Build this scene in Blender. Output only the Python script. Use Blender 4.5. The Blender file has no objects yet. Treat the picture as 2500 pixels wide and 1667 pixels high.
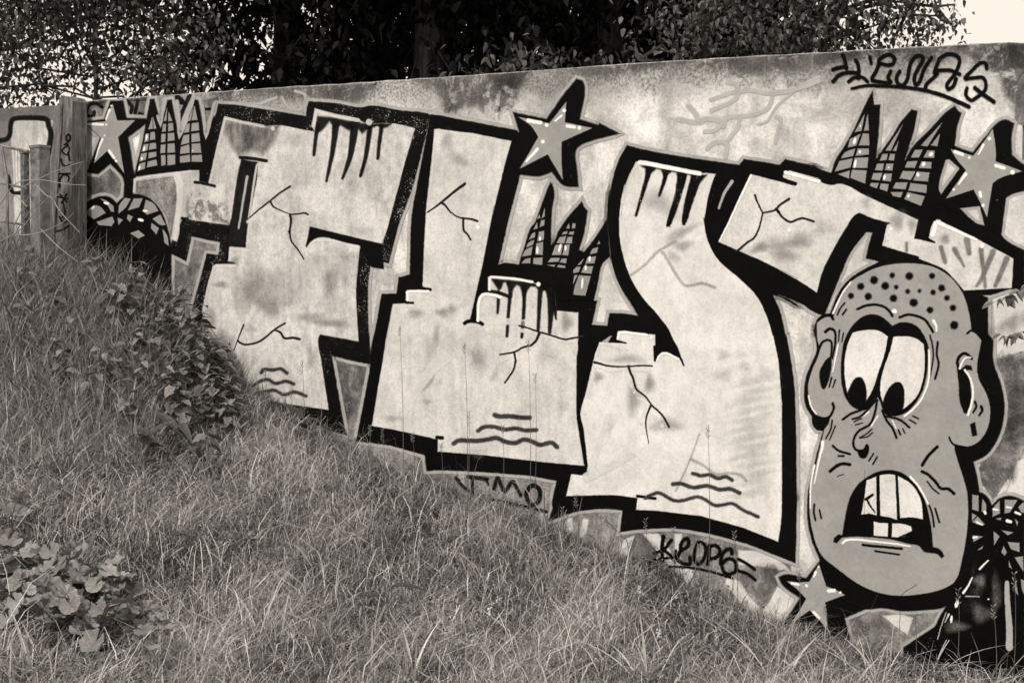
import bpy, math, random
import numpy as np
from mathutils import Vector, Matrix, Euler
from mathutils.geometry import delaunay_2d_cdt
random.seed(7); RNG = np.random.default_rng(7)
S = bpy.context.scene
# ---------------------------------------------------------------- camera
FPX = 3470.0; CX = 1250.0; CY = 833.5; EYE = 1.7
PITCH = math.atan(133.5 / FPX)
cam_d = bpy.data.cameras.new('camera'); cam = bpy.data.objects.new('camera', cam_d)
S.collection.objects.link(cam); S.camera = cam
cam.location = (0, 0, EYE); cam.rotation_euler = (math.pi/2 - PITCH, 0, 0)
cam_d.sensor_width = 36; cam_d.lens = FPX/2500*36; cam_d.clip_end = 600; cam_d.clip_start = 0.05
S.render.resolution_x = 1024; S.render.resolution_y = 682
# ---------------------------------------------------------------- daylight: pale overcast, brown toned like the print
TONE = (1.0, 0.905, 0.80)
SUN_EL, SUN_AZ = math.radians(47), math.radians(203)     # azimuth from +Y clockwise: behind the camera, a little left
W = bpy.data.worlds.new('World'); S.world = W; W.use_nodes = True
nt = W.node_tree; nt.nodes.clear()
out = nt.nodes.new('ShaderNodeOutputWorld'); bg = nt.nodes.new('ShaderNodeBackground')
sky = nt.nodes.new('ShaderNodeTexSky'); sky.sky_type = 'NISHITA'; sky.sun_disc = False
sky.sun_elevation = SUN_EL; sky.sun_rotation = SUN_AZ; sky.air_density = 1.0; sky.dust_density = 4.0
bw = nt.nodes.new('ShaderNodeRGBToBW')
mx = nt.nodes.new('ShaderNodeMix'); mx.data_type = 'FLOAT'; mx.inputs[0].default_value = 0.86   # cloud cover evens the sky out
mx.inputs[3].default_value = 8.0
ml = nt.nodes.new('ShaderNodeVectorMath'); ml.operation = 'SCALE'; ml.inputs[0].default_value = TONE
nt.links.new(sky.outputs[0], bw.inputs[0]); nt.links.new(bw.outputs[0], mx.inputs[2])
nt.links.new(mx.outputs[0], ml.inputs['Scale']); nt.links.new(ml.outputs[0], bg.inputs[0])
bg.inputs[1].default_value = 0.139; nt.links.new(bg.outputs[0], out.inputs[0])
sd = bpy.data.lights.new('sun', 'SUN'); sun = bpy.data.objects.new('sun', sd); S.collection.objects.link(sun)
sd.energy = 3.6; sd.angle = math.radians(12); sd.color = TONE
sv = Vector((math.sin(SUN_AZ)*math.cos(SUN_EL), math.cos(SUN_AZ)*math.cos(SUN_EL), math.sin(SUN_EL)))
sun.rotation_euler = sv.to_track_quat('Z', 'Y').to_euler(); sun.location = (0, -5, 20)
S.view_settings.view_transform = 'Standard'; S.view_settings.look = 'None'
S.view_settings.exposure = 0.0; S.view_settings.gamma = 1; S.view_settings.use_curve_mapping = False
S.cycles.transparent_max_bounces = 24; S.cycles.max_bounces = 6
# ---------------------------------------------------------------- helpers
def tag(o, label=None, cat=None, group=None, kind=None):
    if label: o['label'] = label
    if cat: o['category'] = cat
    if group: o['group'] = group
    if kind: o['kind'] = kind
    return o
def mesh(name, V, F, mat=None, parent=None, attr=None, smooth=False):
    me = bpy.data.meshes.new(name)
    me.from_pydata([tuple(v) for v in V], [], F)
    if attr is not None:
        at = me.attributes.new('a', 'FLOAT', 'POINT'); at.data.foreach_set('value', np.asarray(attr, dtype=np.float32))
    if smooth: me.polygons.foreach_set('use_smooth', [True]*len(me.polygons))
    if mat: me.materials.append(mat)
    o = bpy.data.objects.new(name, me); S.collection.objects.link(o)
    if parent: o.parent = parent
    return o
def fastmesh(name, V, F, mat=None, parent=None, attr=None):
    """V (n,3) and F (m,k) arrays of one polygon size"""
    V = np.ascontiguousarray(V, dtype=np.float32); F = np.ascontiguousarray(F, dtype=np.int32)
    me = bpy.data.meshes.new(name); k = F.shape[1]
    me.vertices.add(len(V)); me.vertices.foreach_set('co', V.ravel())
    me.loops.add(F.size); me.loops.foreach_set('vertex_index', F.ravel())
    me.polygons.add(len(F)); me.polygons.foreach_set('loop_start', np.arange(0, F.size, k, dtype=np.int32))
    me.polygons.foreach_set('loop_total', np.full(len(F), k, dtype=np.int32))
    me.update(calc_edges=True)
    if attr is not None:
        at = me.attributes.new('a', 'FLOAT', 'POINT'); at.data.foreach_set('value', np.asarray(attr, dtype=np.float32))
    if mat: me.materials.append(mat)
    o = bpy.data.objects.new(name, me); S.collection.objects.link(o)
    if parent: o.parent = parent
    return o
def empty(name, loc, rz=0):
    o = bpy.data.objects.new(name, None); S.collection.objects.link(o); o.location = loc; o.rotation_euler = (0, 0, rz); return o
def ray(px, py):
    x = (px-CX)/FPX; y = -(py-CY)/FPX
    c, s = math.cos(PITCH), math.sin(PITCH)
    return Vector((x, c + y*s, y*c - s))
# ---------------------------------------------------------------- node helper
class N:
    def __init__(s, name):
        s.m = bpy.data.materials.new(name); s.m.use_nodes = True; s.t = s.m.node_tree
        s.b = s.t.nodes['Principled BSDF']; s.b.inputs['Roughness'].default_value = 0.75
        s.b.inputs['Specular IOR Level'].default_value = 0.12
    def n(s, t, **k):
        x = s.t.nodes.new(t)
        for a, b in k.items(): setattr(x, a, b)
        return x
    def l(s, a, b): s.t.links.new(a, b)
    def put(s, i, v):
        if hasattr(v, 'links'): s.l(v, i)
        else: i.default_value = v
    def math(s, op, a, b=0.0, c=None, clamp=False):
        x = s.n('ShaderNodeMath', operation=op); x.use_clamp = clamp
        s.put(x.inputs[0], a); s.put(x.inputs[1], b)
        if c is not None: s.put(x.inputs[2], c)
        return x.outputs[0]
    def coord(s, scale=(1, 1, 1), kind='Object', loc=(0, 0, 0)):
        c = s.n('ShaderNodeTexCoord'); m = s.n('ShaderNodeMapping'); s.l(c.outputs[kind], m.inputs[0])
        m.inputs['Scale'].default_value = scale; m.inputs['Location'].default_value = loc; return m.outputs[0]
    def noise(s, vec, sc, det=5, rough=0.6, dist=0.0):
        x = s.n('ShaderNodeTexNoise'); s.l(vec, x.inputs['Vector']); x.inputs['Scale'].default_value = sc
        x.inputs['Detail'].default_value = det; x.inputs['Roughness'].default_value = rough; x.inputs['Distortion'].default_value = dist
        return x.outputs[0]
    def ramp(s, v, a, b, lo=0.0, hi=1.0):
        x = s.n('ShaderNodeMapRange'); x.interpolation_type = 'SMOOTHSTEP'
        s.put(x.inputs[0], v); x.inputs[1].default_value = a; x.inputs[2].default_value = b
        x.inputs[3].default_value = lo; x.inputs[4].default_value = hi; return x.outputs[0]
    def mix(s, f, a, b):
        x = s.n('ShaderNodeMix', data_type='FLOAT'); s.put(x.inputs[0], f); s.put(x.inputs[2], a); s.put(x.inputs[3], b); return x.outputs[0]
    def grey(s, v):
        c = s.n('ShaderNodeCombineColor')
        for i in range(3): s.put(c.inputs[i], v)
        s.l(c.outputs[0], s.b.inputs['Base Color']); return c.outputs[0]
    def bump(s, h, st, d=0.002):
        x = s.n('ShaderNodeBump'); s.l(h, x.inputs['Height']); x.inputs['Strength'].default_value = st; x.inputs['Distance'].default_value = d
        s.l(x.outputs[0], s.b.inputs['Normal'])
# ---------------------------------------------------------------- where the wall stands
RX, RY, LX, LY = 2.40, 6.94, -3.50, 11.38
WL = math.hypot(RX-LX, RY-LY); WA = math.atan2(RY-LY, RX-LX)
UX, UY = math.cos(WA), math.sin(WA); NX, NY = -UY, UX           # u runs along the wall, n into it
def wl(px, py):
    """point of the wall face seen at a photo pixel -> (u, v) on the wall; v is height above z=0"""
    d = ray(px, py); t = (LX*NX + LY*NY) / (d.x*NX + d.y*NY)
    x, y, z = d.x*t, d.y*t, EYE + d.z*t
    return ((x-LX)*UX + (y-LY)*UY, z)
def spot(px, dist):
    """ground point seen in photo column px, dist metres in front of the wall face"""
    d = ray(px, 700); t = (LX*NX + LY*NY - dist) / (d.x*NX + d.y*NY)
    return d.x*t, d.y*t
def s_at(px): return 305 + (px-180)*195/2270
CP = []
for px, h in ((-250, .25), (0, 0.08), (180, .05), (300, -.08), (425, -.30), (500, -.52), (560, -.66), (850, -1.10), (1150, -1.40), (1500, -1.62), (2000, -1.87), (2400, -1.92), (2700, -1.96)):
    x, y = spot(px, 0); CP.append((x, y, h))
CP += [(-2.1, 5.8, -1.60), (0, 6.8, -1.86), (0, 3, -1.75), (-2, 2, -1.62), (2, 3, -1.9), (2.5, 5.4, -1.93), (-3.06, 8.5, -1.0), (-1.5, 7.4, -1.45),
       (-8, 14, .4), (-3, 16, .3), (4, 12, -.7), (8, 8, -1.9), (-8, 8, -.5), (-6, 3, -1.2), (6, 2, -2.1), (0, -6, -1.8), (10, 16, -1.0), (-9, 18, .5)]
CP = np.array(CP)
def _phi(r2): return np.where(r2 > 1e-9, r2*np.log(np.sqrt(r2)+1e-9), 0.0)
def _fit():
    n = len(CP); K = _phi(((CP[:, None, :2]-CP[None, :, :2])**2).sum(-1)) + 0.06*np.eye(n)
    P = np.c_[np.ones(n), CP[:, :2]]; A = np.zeros((n+3, n+3)); A[:n, :n] = K; A[:n, n:] = P; A[n:, :n] = P.T
    return np.linalg.solve(A, np.r_[CP[:, 2], 0, 0, 0])
CW = _fit()
def ground_h(x, y):
    x = np.clip(np.atleast_1d(np.asarray(x, float)), -9, 10); y = np.clip(np.atleast_1d(np.asarray(y, float)), -6, 18)
    r2 = (x[:, None]-CP[None, :, 0])**2 + (y[:, None]-CP[None, :, 1])**2
    h = _phi(r2) @ CW[:-3] + CW[-3] + CW[-2]*x + CW[-1]*y
    h = h + 0.025*np.sin(x*2.3+1.1*np.sin(y*1.7)) + 0.02*np.sin(y*3.1+x*1.3)
    return h + EYE
def gh(x, y): return float(ground_h([x], [y])[0])
def axis(lo, hi, c0, c1, st):
    mid = list(np.arange(c0, c1+1e-6, st)); a = []; v = c0; s = st
    while v > lo: s *= 1.5; v -= s; a.append(max(v, lo))
    b = []; v = c1; s = st
    while v < hi: s *= 1.5; v += s; b.append(min(v, hi))
    return np.array(sorted(set(a)) + mid + b)
gx, gy = axis(-250, 250, -9, 9, .16), axis(-120, 300, -4, 18, .16)
GX, GY = np.meshgrid(gx, gy); Z = ground_h(GX.ravel(), GY.ravel())
nx, ny = len(gx), len(gy)
I = np.arange((ny-1)*nx).reshape(ny-1, nx)[:, :-1].ravel()
m = N('soil'); v = m.noise(m.coord(), 9, 8, .7)
m.grey(m.ramp(v, .3, .7, .02, .075)); m.bump(m.noise(m.coord(), 40, 6, .7), .8, .02)
soil = m.m
g = fastmesh('ground', np.c_[GX.ravel(), GY.ravel(), Z], np.c_[I, I+1, I+nx+1, I+nx], soil)
tag(g, 'dark soil of the grassy bank under the meadow', None, None, 'structure')
def vis(x, y, z, mx=60):
    c, s = math.cos(PITCH), math.sin(PITCH); dz = z-EYE; f = y*c-dz*s; u = y*s+dz*c
    px = CX+FPX*x/np.maximum(f, .1); py = CY-FPX*u/np.maximum(f, .1)
    return (f > .5) & (px > -mx) & (px < 2500+mx) & (py < 1667+2*mx+60), px, py, f
# ---------------------------------------------------------------- wall material
def wall_nodes(m, top_line=True, base=0.70):
    co = m.coord((1, 1, 1)); st = m.coord((1, 1, .22), loc=(3, 0, 0))
    big = m.noise(co, 1.6, 6, .62, .3); med = m.noise(co, 7, 8, .7, .4); fin = m.noise(co, 55, 6, .75); streak = m.noise(st, 9, 5, .6)
    v = m.math('MULTIPLY', m.ramp(big, .3, .68, .55, 1.12), base)
    v = m.math('MULTIPLY', v, m.ramp(med, .32, .62, .72, 1.08))
    v = m.math('MULTIPLY', v, m.ramp(streak, .36, .6, .86, 1.04))
    v = m.math('MULTIPLY', v, m.ramp(fin, .3, .6, .72, 1.06))
    pits = m.ramp(m.noise(co, 120, 3, .6), .64, .72)
    v = m.mix(pits, v, .10)
    if top_line:   # lichen and soot band along the coping
        a = m.n('ShaderNodeAttribute'); a.attribute_name = 'a'
        w = m.math('ADD', a.outputs['Fac'], m.math('MULTIPLY', m.math('SUBTRACT', med, .5), 1.5))
        w = m.math('ADD', w, m.math('MULTIPLY', m.math('SUBTRACT', streak, .5), .9))
        d = m.ramp(w, .34, .78)
        d = m.math('MULTIPLY', d, m.ramp(fin, .34, .62, 1.0, .45))
        v = m.mix(m.math('MULTIPLY', d, .93), v, .085)
    return v, fin, med
m = N('weathered_concrete'); v, fin, med = wall_nodes(m); m.grey(v); m.bump(fin, .5, .004); m.b.inputs['Roughness'].default_value = .9
concrete = m.m
m = N('dark_concrete'); v, fin, med = wall_nodes(m, base=.23); m.grey(v); m.bump(fin, .5, .004); m.b.inputs['Roughness'].default_value = .9
concrete_dark = m.m
# ---------------------------------------------------------------- the wall
def wall_body(name, tops, mat, y0=0.0, th=0.16, band=0.35):
    """tops: photo pixels along the coping; front face gridded so the coping band can follow it"""
    pts = [wl(*p) for p in tops]; us = [p[0] for p in pts]; vs = [p[1] for p in pts]
    cols = np.linspace(us[0], us[-1], 90); rows = np.r_[0, -.004, np.linspace(-.03, -1.0, 26), np.linspace(-1.2, -4.0, 8)]
    V = []; A = []; F = []
    for u in cols:
        top = np.interp(u, us, vs) + 0.0015*math.sin(u*23)+0.002*math.sin(u*61)*math.sin(u*7)
        for r in rows:
            V.append((u, y0 + (0.006 if r == 0 else 0), top + r)); A.append(max(0., 1 + r/band))
    nr = len(rows)
    for i in range(len(cols)-1):
        for j in range(nr-1):
            a = i*nr+j; F.append((a, a+1, a+nr+1, a+nr))
    n0 = len(V)
    for u in cols:
        top = np.interp(u, us, vs) + 0.0015*math.sin(u*23)+0.002*math.sin(u*61)*math.sin(u*7)
        V += [(u, y0+th, top), (u, y0+th, top-4)]; A += [1., 0.]
    for i in range(len(cols)-1):
        a = n0+2*i; F.append((a, a+1, a+3, a+2)[::-1]); F.append((i*nr, (i+1)*nr, a+2, a))
    for i in (0, len(cols)-1):
        a = n0+2*i; f = [i*nr+j for j in range(nr)] + [a+1, a]; F.append(tuple(f) if i else tuple(f[::-1]))
    o = mesh(name, V, F, mat, attr=A); o.location = (LX, LY, 0); o.rotation_euler = (0, 0, WA); o['kind'] = 'thing'; return o
TOPS = [(183, 248), (400, 232.6), (655, 215), (910, 199.5), (1200, 180), (1400, 165), (1614, 150), (1900, 133.6), (2200, 117), (2487, 100), (2499, 106)]
wall = wall_body('concrete_wall', TOPS, concrete)
tag(wall, 'long light concrete wall covered with big black-outlined graffiti letters and a cartoon face', 'wall')
wall2 = wall_body('concrete_wall', [(-260, 278), (0, 263), (100, 257), (178, 252)], concrete_dark, y0=.05)
tag(wall2, 'darker short length of wall behind the metal railing at the far left', 'wall')
wall3 = wall_body('concrete_wall', [(2506, 109), (2640, 100), (2800, 90)], concrete, y0=.0)
tag(wall3, 'plain next length of wall past the joint at the right frame edge', 'wall')
# ---------------------------------------------------------------- spray paint: thin coats on the wall face
def paint(name, base, cloud=.1, fine=.1, speck=0., streak=0., rough=.6, bare=None, opacity=1., bumps=.25, patchy=None):
    m = N(name); co = m.coord(); st = m.coord((1, 1, .2), loc=(3, 0, 0))
    big = m.noise(co, 2.6, 6, .65, .6); med = m.noise(co, 16, 7, .72, .3); fin = m.noise(co, 70, 5, .7)
    v = m.math('MULTIPLY', m.ramp(big, .32, .66, 1-cloud*1.5, 1+cloud*.35), base)
    v = m.math('MULTIPLY', v, m.ramp(med, .34, .62, 1-cloud, 1+cloud*.2))
    v = m.math('MULTIPLY', v, m.ramp(fin, .3, .62, 1-fine, 1+fine*.3))
    if streak: v = m.math('MULTIPLY', v, m.ramp(m.noise(st, 14, 5, .65), .36, .58, 1-streak, 1+streak*.1))
    if speck:
        k = m.ramp(m.math('ADD', m.noise(co, 110, 4, .7), m.math('MULTIPLY', m.noise(co, 3.5, 4, .7, .5), .6)), 1.08-.03*speck, 1.14-.03*speck)
        v = m.mix(k, v, .45 if base < .2 else .14)
    if bare is not None:
        k = m.ramp(m.math('ADD', med, m.math('MULTIPLY', big, .6)), .93, 1.06); k2 = m.ramp(fin, .42, .56)
        v = m.mix(m.math('MULTIPLY', m.math('MULTIPLY', k, k2), bare), v, .34 if base > .4 else .2)
    m.grey(v); m.bump(fin, bumps, .002); m.b.inputs['Roughness'].default_value = rough
    a = m.n('ShaderNodeAttribute'); a.attribute_name = 'a'; A = a.outputs['Fac']
    e = m.math('MULTIPLY', m.math('MULTIPLY', A, m.math('SUBTRACT', 1.0, A)), 4)
    A2 = m.math('ADD', A, m.math('MULTIPLY', e, m.math('MULTIPLY', m.math('SUBTRACT', m.noise(co, 260, 2, .5), .5), 1.6)), clamp=True)
    if patchy:
        pm = m.math('ADD', m.math('MULTIPLY', med, .75), m.math('MULTIPLY', m.noise(co, 6, 7, .7, 1.), .75))
        A2 = m.math('MULTIPLY', A2, m.math('MULTIPLY', m.ramp(pm, patchy, patchy+.16), m.ramp(fin, .3, .6, .5, 1.0)))
        A2 = m.math('MULTIPLY', A2, m.ramp(m.noise(st, 16, 5, .7), .35, .6, .55, 1.0))
    m.l(m.math('MULTIPLY', A2, opacity, clamp=True), m.b.inputs['Alpha'])
    if base < .1: m.b.inputs['Specular IOR Level'].default_value = .04
    return m.m
BLACK = paint('black_spray_paint', .0035, .2, .2, speck=1.0, rough=.55)
BLACKW = paint('worn_black_spray_paint', .005, .2, .3, speck=4.6, rough=.55)
BLACKT = paint('thin_black_spray_paint', .011, .4, .5, speck=1.2, streak=.4, rough=.6, opacity=.93)
HALO = paint('grey_halo_paint', .37, .10, .12, rough=.6)
WARM = paint('cream_fill_paint', .69, .10, .12, speck=1.0, streak=.06, bare=.12)
OLD = paint('stained_cream_paint', .60, .20, .20, speck=1.2, streak=.13, bare=.8)
MID = paint('worn_fill_paint', .62, .13, .16, speck=1.4, streak=.09, bare=.5)
GREY = paint('flat_grey_paint', .31, .09, .07, speck=.3, rough=.5)
CELL = paint('dim_grey_paint', .26, .07, .08, rough=.5)
WHITE = paint('white_highlight_paint', .80, .04, .05, rough=.5)
WHITET = paint('thin_white_paint', .76, .06, .08, rough=.5, opacity=.62)
SMUDGE = paint('grey_overspray', .22, .25, .25, opacity=.8)
SMUDGE2 = paint('faint_overspray', .42, .25, .25, opacity=.45)
PALE = paint('pale_grey_paint', .47, .06, .08, opacity=.8)
CRACKP = paint('dark_crack_paint', .018, .3, .2)
WAVEP = paint('soft_dark_paint', .05, .3, .4, speck=1.0)
BAND = paint('pale_band_paint', .60, .10, .14, speck=.8)
GRIME = paint('mottled_grime', .13, .5, .5, speck=2, patchy=.68)
BARE = paint('bare_concrete_patch', .30, .42, .45, speck=2.5, streak=.25, rough=.9)
BARE2 = paint('stained_patch', .24, .5, .5, speck=2.5, streak=.25, rough=.9, patchy=.50, opacity=.9)
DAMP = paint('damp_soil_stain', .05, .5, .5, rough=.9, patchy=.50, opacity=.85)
GRIME2 = paint('heavy_grime', .13, .5, .5, speck=2, patchy=.61, opacity=.85)
TILES = dict(A=(0, 200), B=(400, 200), C=(900, 150), D=(1400, 150), E=(1900, 80), F=(400, 550), G=(850, 500), H=(1350, 450), I=(1900, 430),
             J=(800, 850), K=(1350, 820), L=(1900, 780), M=(1900, 1130), N=(1330, 1200))
def P(s):
    t = 'X'; r = []
    for w in s.split():
        if w in TILES or w in 'XO': t = w; continue
        x, y = map(float, w.split(','))
        if t == 'X': r.append((x, y))
        elif t == 'O': r.append((x/3.136, 500+y/3.136))
        else: r.append((TILES[t][0]+x/3.92, TILES[t][1]+y/3.92))
    return np.array(r)
def catmull(p, closed=False, n=7):
    p = np.asarray(p, float)
    if len(p) < 3: return dens(p, closed)
    q = np.r_[p[-1:], p, p[:2]] if closed else np.r_[2*p[:1]-p[1:2], p, 2*p[-1:]-p[-2:-1]]
    o = []; t = np.linspace(0, 1, n, endpoint=False)[:, None]
    for i in range(1, len(q)-2):
        a, b, c, d = q[i-1:i+3]
        o.append(.5*((2*b)+(c-a)*t+(2*a-5*b+4*c-d)*t*t+(3*b-a-3*c+d)*t**3))
    o = np.concatenate(o)
    if not closed: o = np.r_[o, p[-1:]]
    return o
def auto_smooth(p, long=80.):
    """closed outline: keep real corners and long straight runs, round the rest"""
    n = len(p); e = np.roll(p, -1, 0)-p; L = np.hypot(e[:, 0], e[:, 1])+1e-6; d = e/L[:, None]; o = []
    cosang = (np.roll(d, 1, 0)*d).sum(1)
    def tan_at(i, seg):
        a, b = (i-1) % n, i
        if cosang[i] < .74: return d[seg]
        if L[a] > long and L[b] > long: return d[seg]
        if L[a] > long: return d[a]
        if L[b] > long: return d[b]
        t = d[a]+d[b]; return t/max(1e-6, np.hypot(*t))
    for i in range(n):
        a, b = p[i], p[(i+1) % n]; m0, m1 = tan_at(i, i)*L[i], tan_at((i+1) % n, i)*L[i]; k = max(2, int(L[i]/6))
        for j in range(k):
            t = j/k; o.append(a*(2*t**3-3*t*t+1)+m0*(t**3-2*t*t+t)+b*(3*t*t-2*t**3)+m1*(t**3-t*t))
    return np.array(o)
def dens(p, closed, step=12.):
    o = []; n = len(p)
    for i in range(n if closed else n-1):
        a, b = p[i], p[(i+1) % n]; k = max(1, int(np.hypot(*(b-a))/step))
        for j in range(k): o.append(a+(b-a)*j/k)
    if not closed: o.append(p[-1])
    return np.array(o)
def normals(p, closed):
    if closed: t = np.roll(p, -1, 0)-np.roll(p, 1, 0); e1 = p-np.roll(p, 1, 0); e2 = np.roll(p, -1, 0)-p
    else:
        e1 = np.r_[p[1:2]-p[:1], p[1:]-p[:-1]]; e2 = np.r_[p[1:]-p[:-1], p[-1:]-p[-2:-1]]
    def u(v): return v/np.maximum(np.hypot(v[:, 0], v[:, 1]), 1e-6)[:, None]
    e1, e2 = u(e1), u(e2); n1 = np.c_[-e1[:, 1], e1[:, 0]]; n2 = np.c_[-e2[:, 1], e2[:, 0]]
    n = u(n1+n2+1e-9); k = 1/np.maximum((n*n1).sum(1), .55)
    return n*k[:, None]
post_ref = [0]
TOPU, TOPV = zip(*[wl(*p) for p in TOPS])
def clip_wl(p):
    u, v = wl(*p); return u, min(v, float(np.interp(u, TOPU, TOPV))-.006)
class Coat:
    k = 0
    def __init__(s, name, mat, layer, parent=None, label=None, face=None):
        s.name, s.mat, s.layer, s.parent, s.label = name, mat, layer, parent, label
        s.V = []; s.F = []; s.A = []; s.starts = []; s.face = face or clip_wl
    def _y(s):
        Coat.k += 1; s.starts.append((len(s.V), len(s.F))); return -(0.0010 + s.layer*0.0008 + (Coat.k % 6)*0.00005)
    def _add(s, pts, a, y):
        i = len(s.V)
        for p, q in zip(pts, a):
            u, v = s.face(p); s.V.append((u, y, v)); s.A.append(q)
        return i
    def poly(s, st, sm=False, soft=1.5, jit=.5, inset=0.):
        p = P(st) if isinstance(st, str) else np.asarray(st, float)
        p = catmull(p, True) if sm else auto_smooth(p)
        if (p[:, 0]*np.roll(p[:, 1], -1)-np.roll(p[:, 0], -1)*p[:, 1]).sum() < 0: p = p[::-1]
        n = normals(p, True)                     # points inwards for positive area in pixel space
        p = p + np.cumsum(RNG.normal(0, jit, p.shape), 0)*0 + RNG.normal(0, jit, p.shape)*.45 + n*inset
        inn, outp = p+n*soft, p-n*soft; y = s._y(); L = len(p)
        i = s._add(inn, [1]*L, y); j = s._add(outp, [0]*L, y)
        vo, _, fo, _, _, _ = delaunay_2d_cdt([Vector((q[0], q[1])) for q in inn], [], [list(range(L))], 1, 1e-4)   # sound even where an outline pinches
        i2 = s._add([(q.x, q.y) for q in vo], [1]*len(vo), y)
        for tri in fo: s.F.append(tuple(i2+k for k in tri))
        for a in range(L):
            b = (a+1) % L; s.F.append((i+a, i+b, j+b, j+a))
        return s
    def stroke(s, st, w=10, w2=None, soft=1.3, closed=False, sm=True, jit=.35):
        """w is the half width in enlarged-tile pixels"""
        p = P(st) if isinstance(st, str) else np.asarray(st, float)
        p = catmull(p, closed) if sm else (auto_smooth(p) if closed else dens(p, closed, 8.))
        w = w/3.92; w2 = w if w2 is None else w2/3.92; L = len(p)
        ws = np.linspace(w, w2, L)*(1+RNG.normal(0, .035, L)); p = p+RNG.normal(0, jit*.5, p.shape); n = normals(p, closed); y = s._y()
        sf = np.minimum(soft, ws*.8)
        o = [s._add(p-n*(ws+sf)[:, None], [0]*L, y), s._add(p-n*(ws-sf)[:, None], [1]*L, y), s._add(p+n*(ws-sf)[:, None], [1]*L, y), s._add(p+n*(ws+sf)[:, None], [0]*L, y)]
        for a in range(L if closed else L-1):
            b = (a+1) % L
            for k in range(3): s.F.append((o[k]+a, o[k]+b, o[k+1]+b, o[k+1]+a))
        if not closed:
            for e, q in ((0, p[0]-p[1]), (L-1, p[-1]-p[-2])):
                th = math.atan2(q[1], q[0]); r = ws[e]; f = sf[e]; K = 8
                angs = np.linspace(th-math.pi/2, th+math.pi/2, K)
                i = s._add(p[e]+np.c_[np.cos(angs), np.sin(angs)]*(r-f), [1]*K, y); j = s._add(p[e]+np.c_[np.cos(angs), np.sin(angs)]*(r+f), [0]*K, y)
                c = s._add([p[e]], [1], y)
                for k in range(K-1): s.F += [(c, i+k, i+k+1), (i+k, j+k, j+k+1, i+k+1)]
        return s
    def dot(s, t, x, y, r, ry=None, rot=0, soft=1.2):
        c = P(f'{t} {x},{y}')[0]; ry = r if ry is None else ry
        a = np.linspace(0, 2*math.pi, 20, endpoint=False); wob = 1+RNG.normal(0, .03, 20)
        q = np.c_[np.cos(a)*r, np.sin(a)*ry]*wob[:, None]/3.92; cr, sr = math.cos(rot), math.sin(rot)
        q = np.c_[q[:, 0]*cr-q[:, 1]*sr, q[:, 0]*sr+q[:, 1]*cr]
        return s.poly(c+q, soft=min(soft, r/3.92*.7), jit=0)
    def mist(s, t, x, y, rx, ry, rot=0, amt=1.):
        """soft cloud of overspray"""
        c = P(f'{t} {x},{y}')[0]; K = 28; cr, sr = math.cos(rot), math.sin(rot); yy = s._y(); rings = []
        wob = 1+.16*np.sin(np.arange(K)*2*math.pi/K*3+RNG.random()*6)+RNG.normal(0, .04, K)
        for f in (.02, .3, .5, .68, .84, 1.0, 1.2):
            a = np.linspace(0, 2*math.pi, K, endpoint=False); q = np.c_[np.cos(a)*rx, np.sin(a)*ry]*wob[:, None]*f/3.92
            q = np.c_[q[:, 0]*cr-q[:, 1]*sr, q[:, 0]*sr+q[:, 1]*cr]
            al = amt*(1-(f/1.2)**2)**2*.62; rings.append(s._add(c+q, [al if f < 1.2 else 0]*K, yy))
        for k in range(len(rings)-1):
            for a in range(K): b = (a+1) % K; s.F.append((rings[k]+a, rings[k]+b, rings[k+1]+b, rings[k+1]+a))
        return s
    def piece(s, k, name, parent):
        v0, f0 = s.starts[k]; v1, f1 = s.starts[k+1] if k+1 < len(s.starts) else (len(s.V), len(s.F))
        return mesh(name, s.V[v0:v1], [tuple(i-v0 for i in f) for f in s.F[f0:f1]], s.mat, parent, attr=s.A[v0:v1])
    def build(s):
        if len(s.starts) > 1 and s.name in ('painted_tag', 'scrawled_tag', 'ear', 'black_notch'):
            o = s.piece(len(s.starts)-1, s.name, s.parent or wall)
            sub_parent = o if s.name in ('painted_tag', ) or s.parent is post_ref[0] else (s.parent or wall)
            for k in range(len(s.starts)-1): s.piece(k, 'brush_stroke', sub_parent)
            if s.label: o['label'] = s.label
            return o
        if len(s.starts) > 1:
            for k in range(len(s.starts)): o = s.piece(k, s.name, s.parent or wall)
            return o
        o = mesh(s.name, s.V, s.F, s.mat, s.parent or wall, attr=s.A)
        if s.label: o['label'] = s.label
        return o
# ================================================================ the graffiti (layer 0 underpaint ... 6 top details)
# ---- old bands and patches under the letters
c = Coat('bare_patch', BARE, 0)
for s in ("A 735,900 830,880 942,884 1060,790 1182,932 1185,1105 1060,1110 900,1100 760,1200", "F 60,268 215,345 268,108 540,165 525,284 415,272 280,740 120,1000 0,800", "J 45,80 415,150 270,890 200,890 150,740",
          "N 35,280 450,172 748,178 720,385 700,700 500,800 200,700 30,600", "N 720,385 1100,352 1500,386 2000,522 2352,700 2352,900 2200,1300 1900,1300 1400,1000 900,820 740,700", "J 280,890 930,1022 950,1176 2190,1264 2150,1568 1200,1560 600,1300",
          "M 600,1480 850,1392 1170,1412 1600,1374 1500,2000 600,2000", "L 2090,380 2390,300 2390,1200 M 2060,360 1900,100 L 2100,1150", "A 725,190 1430,165 1410,350 1000,360 790,372 730,330", "E 2200,120 2395,110 2395,900 2260,860 2300,500", "B 380,180 520,150 520,212 470,400 410,520"):
    c.poly(s, soft=3)
c.build()
c = Coat('painted_band', BAND, .45, label='old pale stripes of a previous painting showing below the letters')
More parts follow.
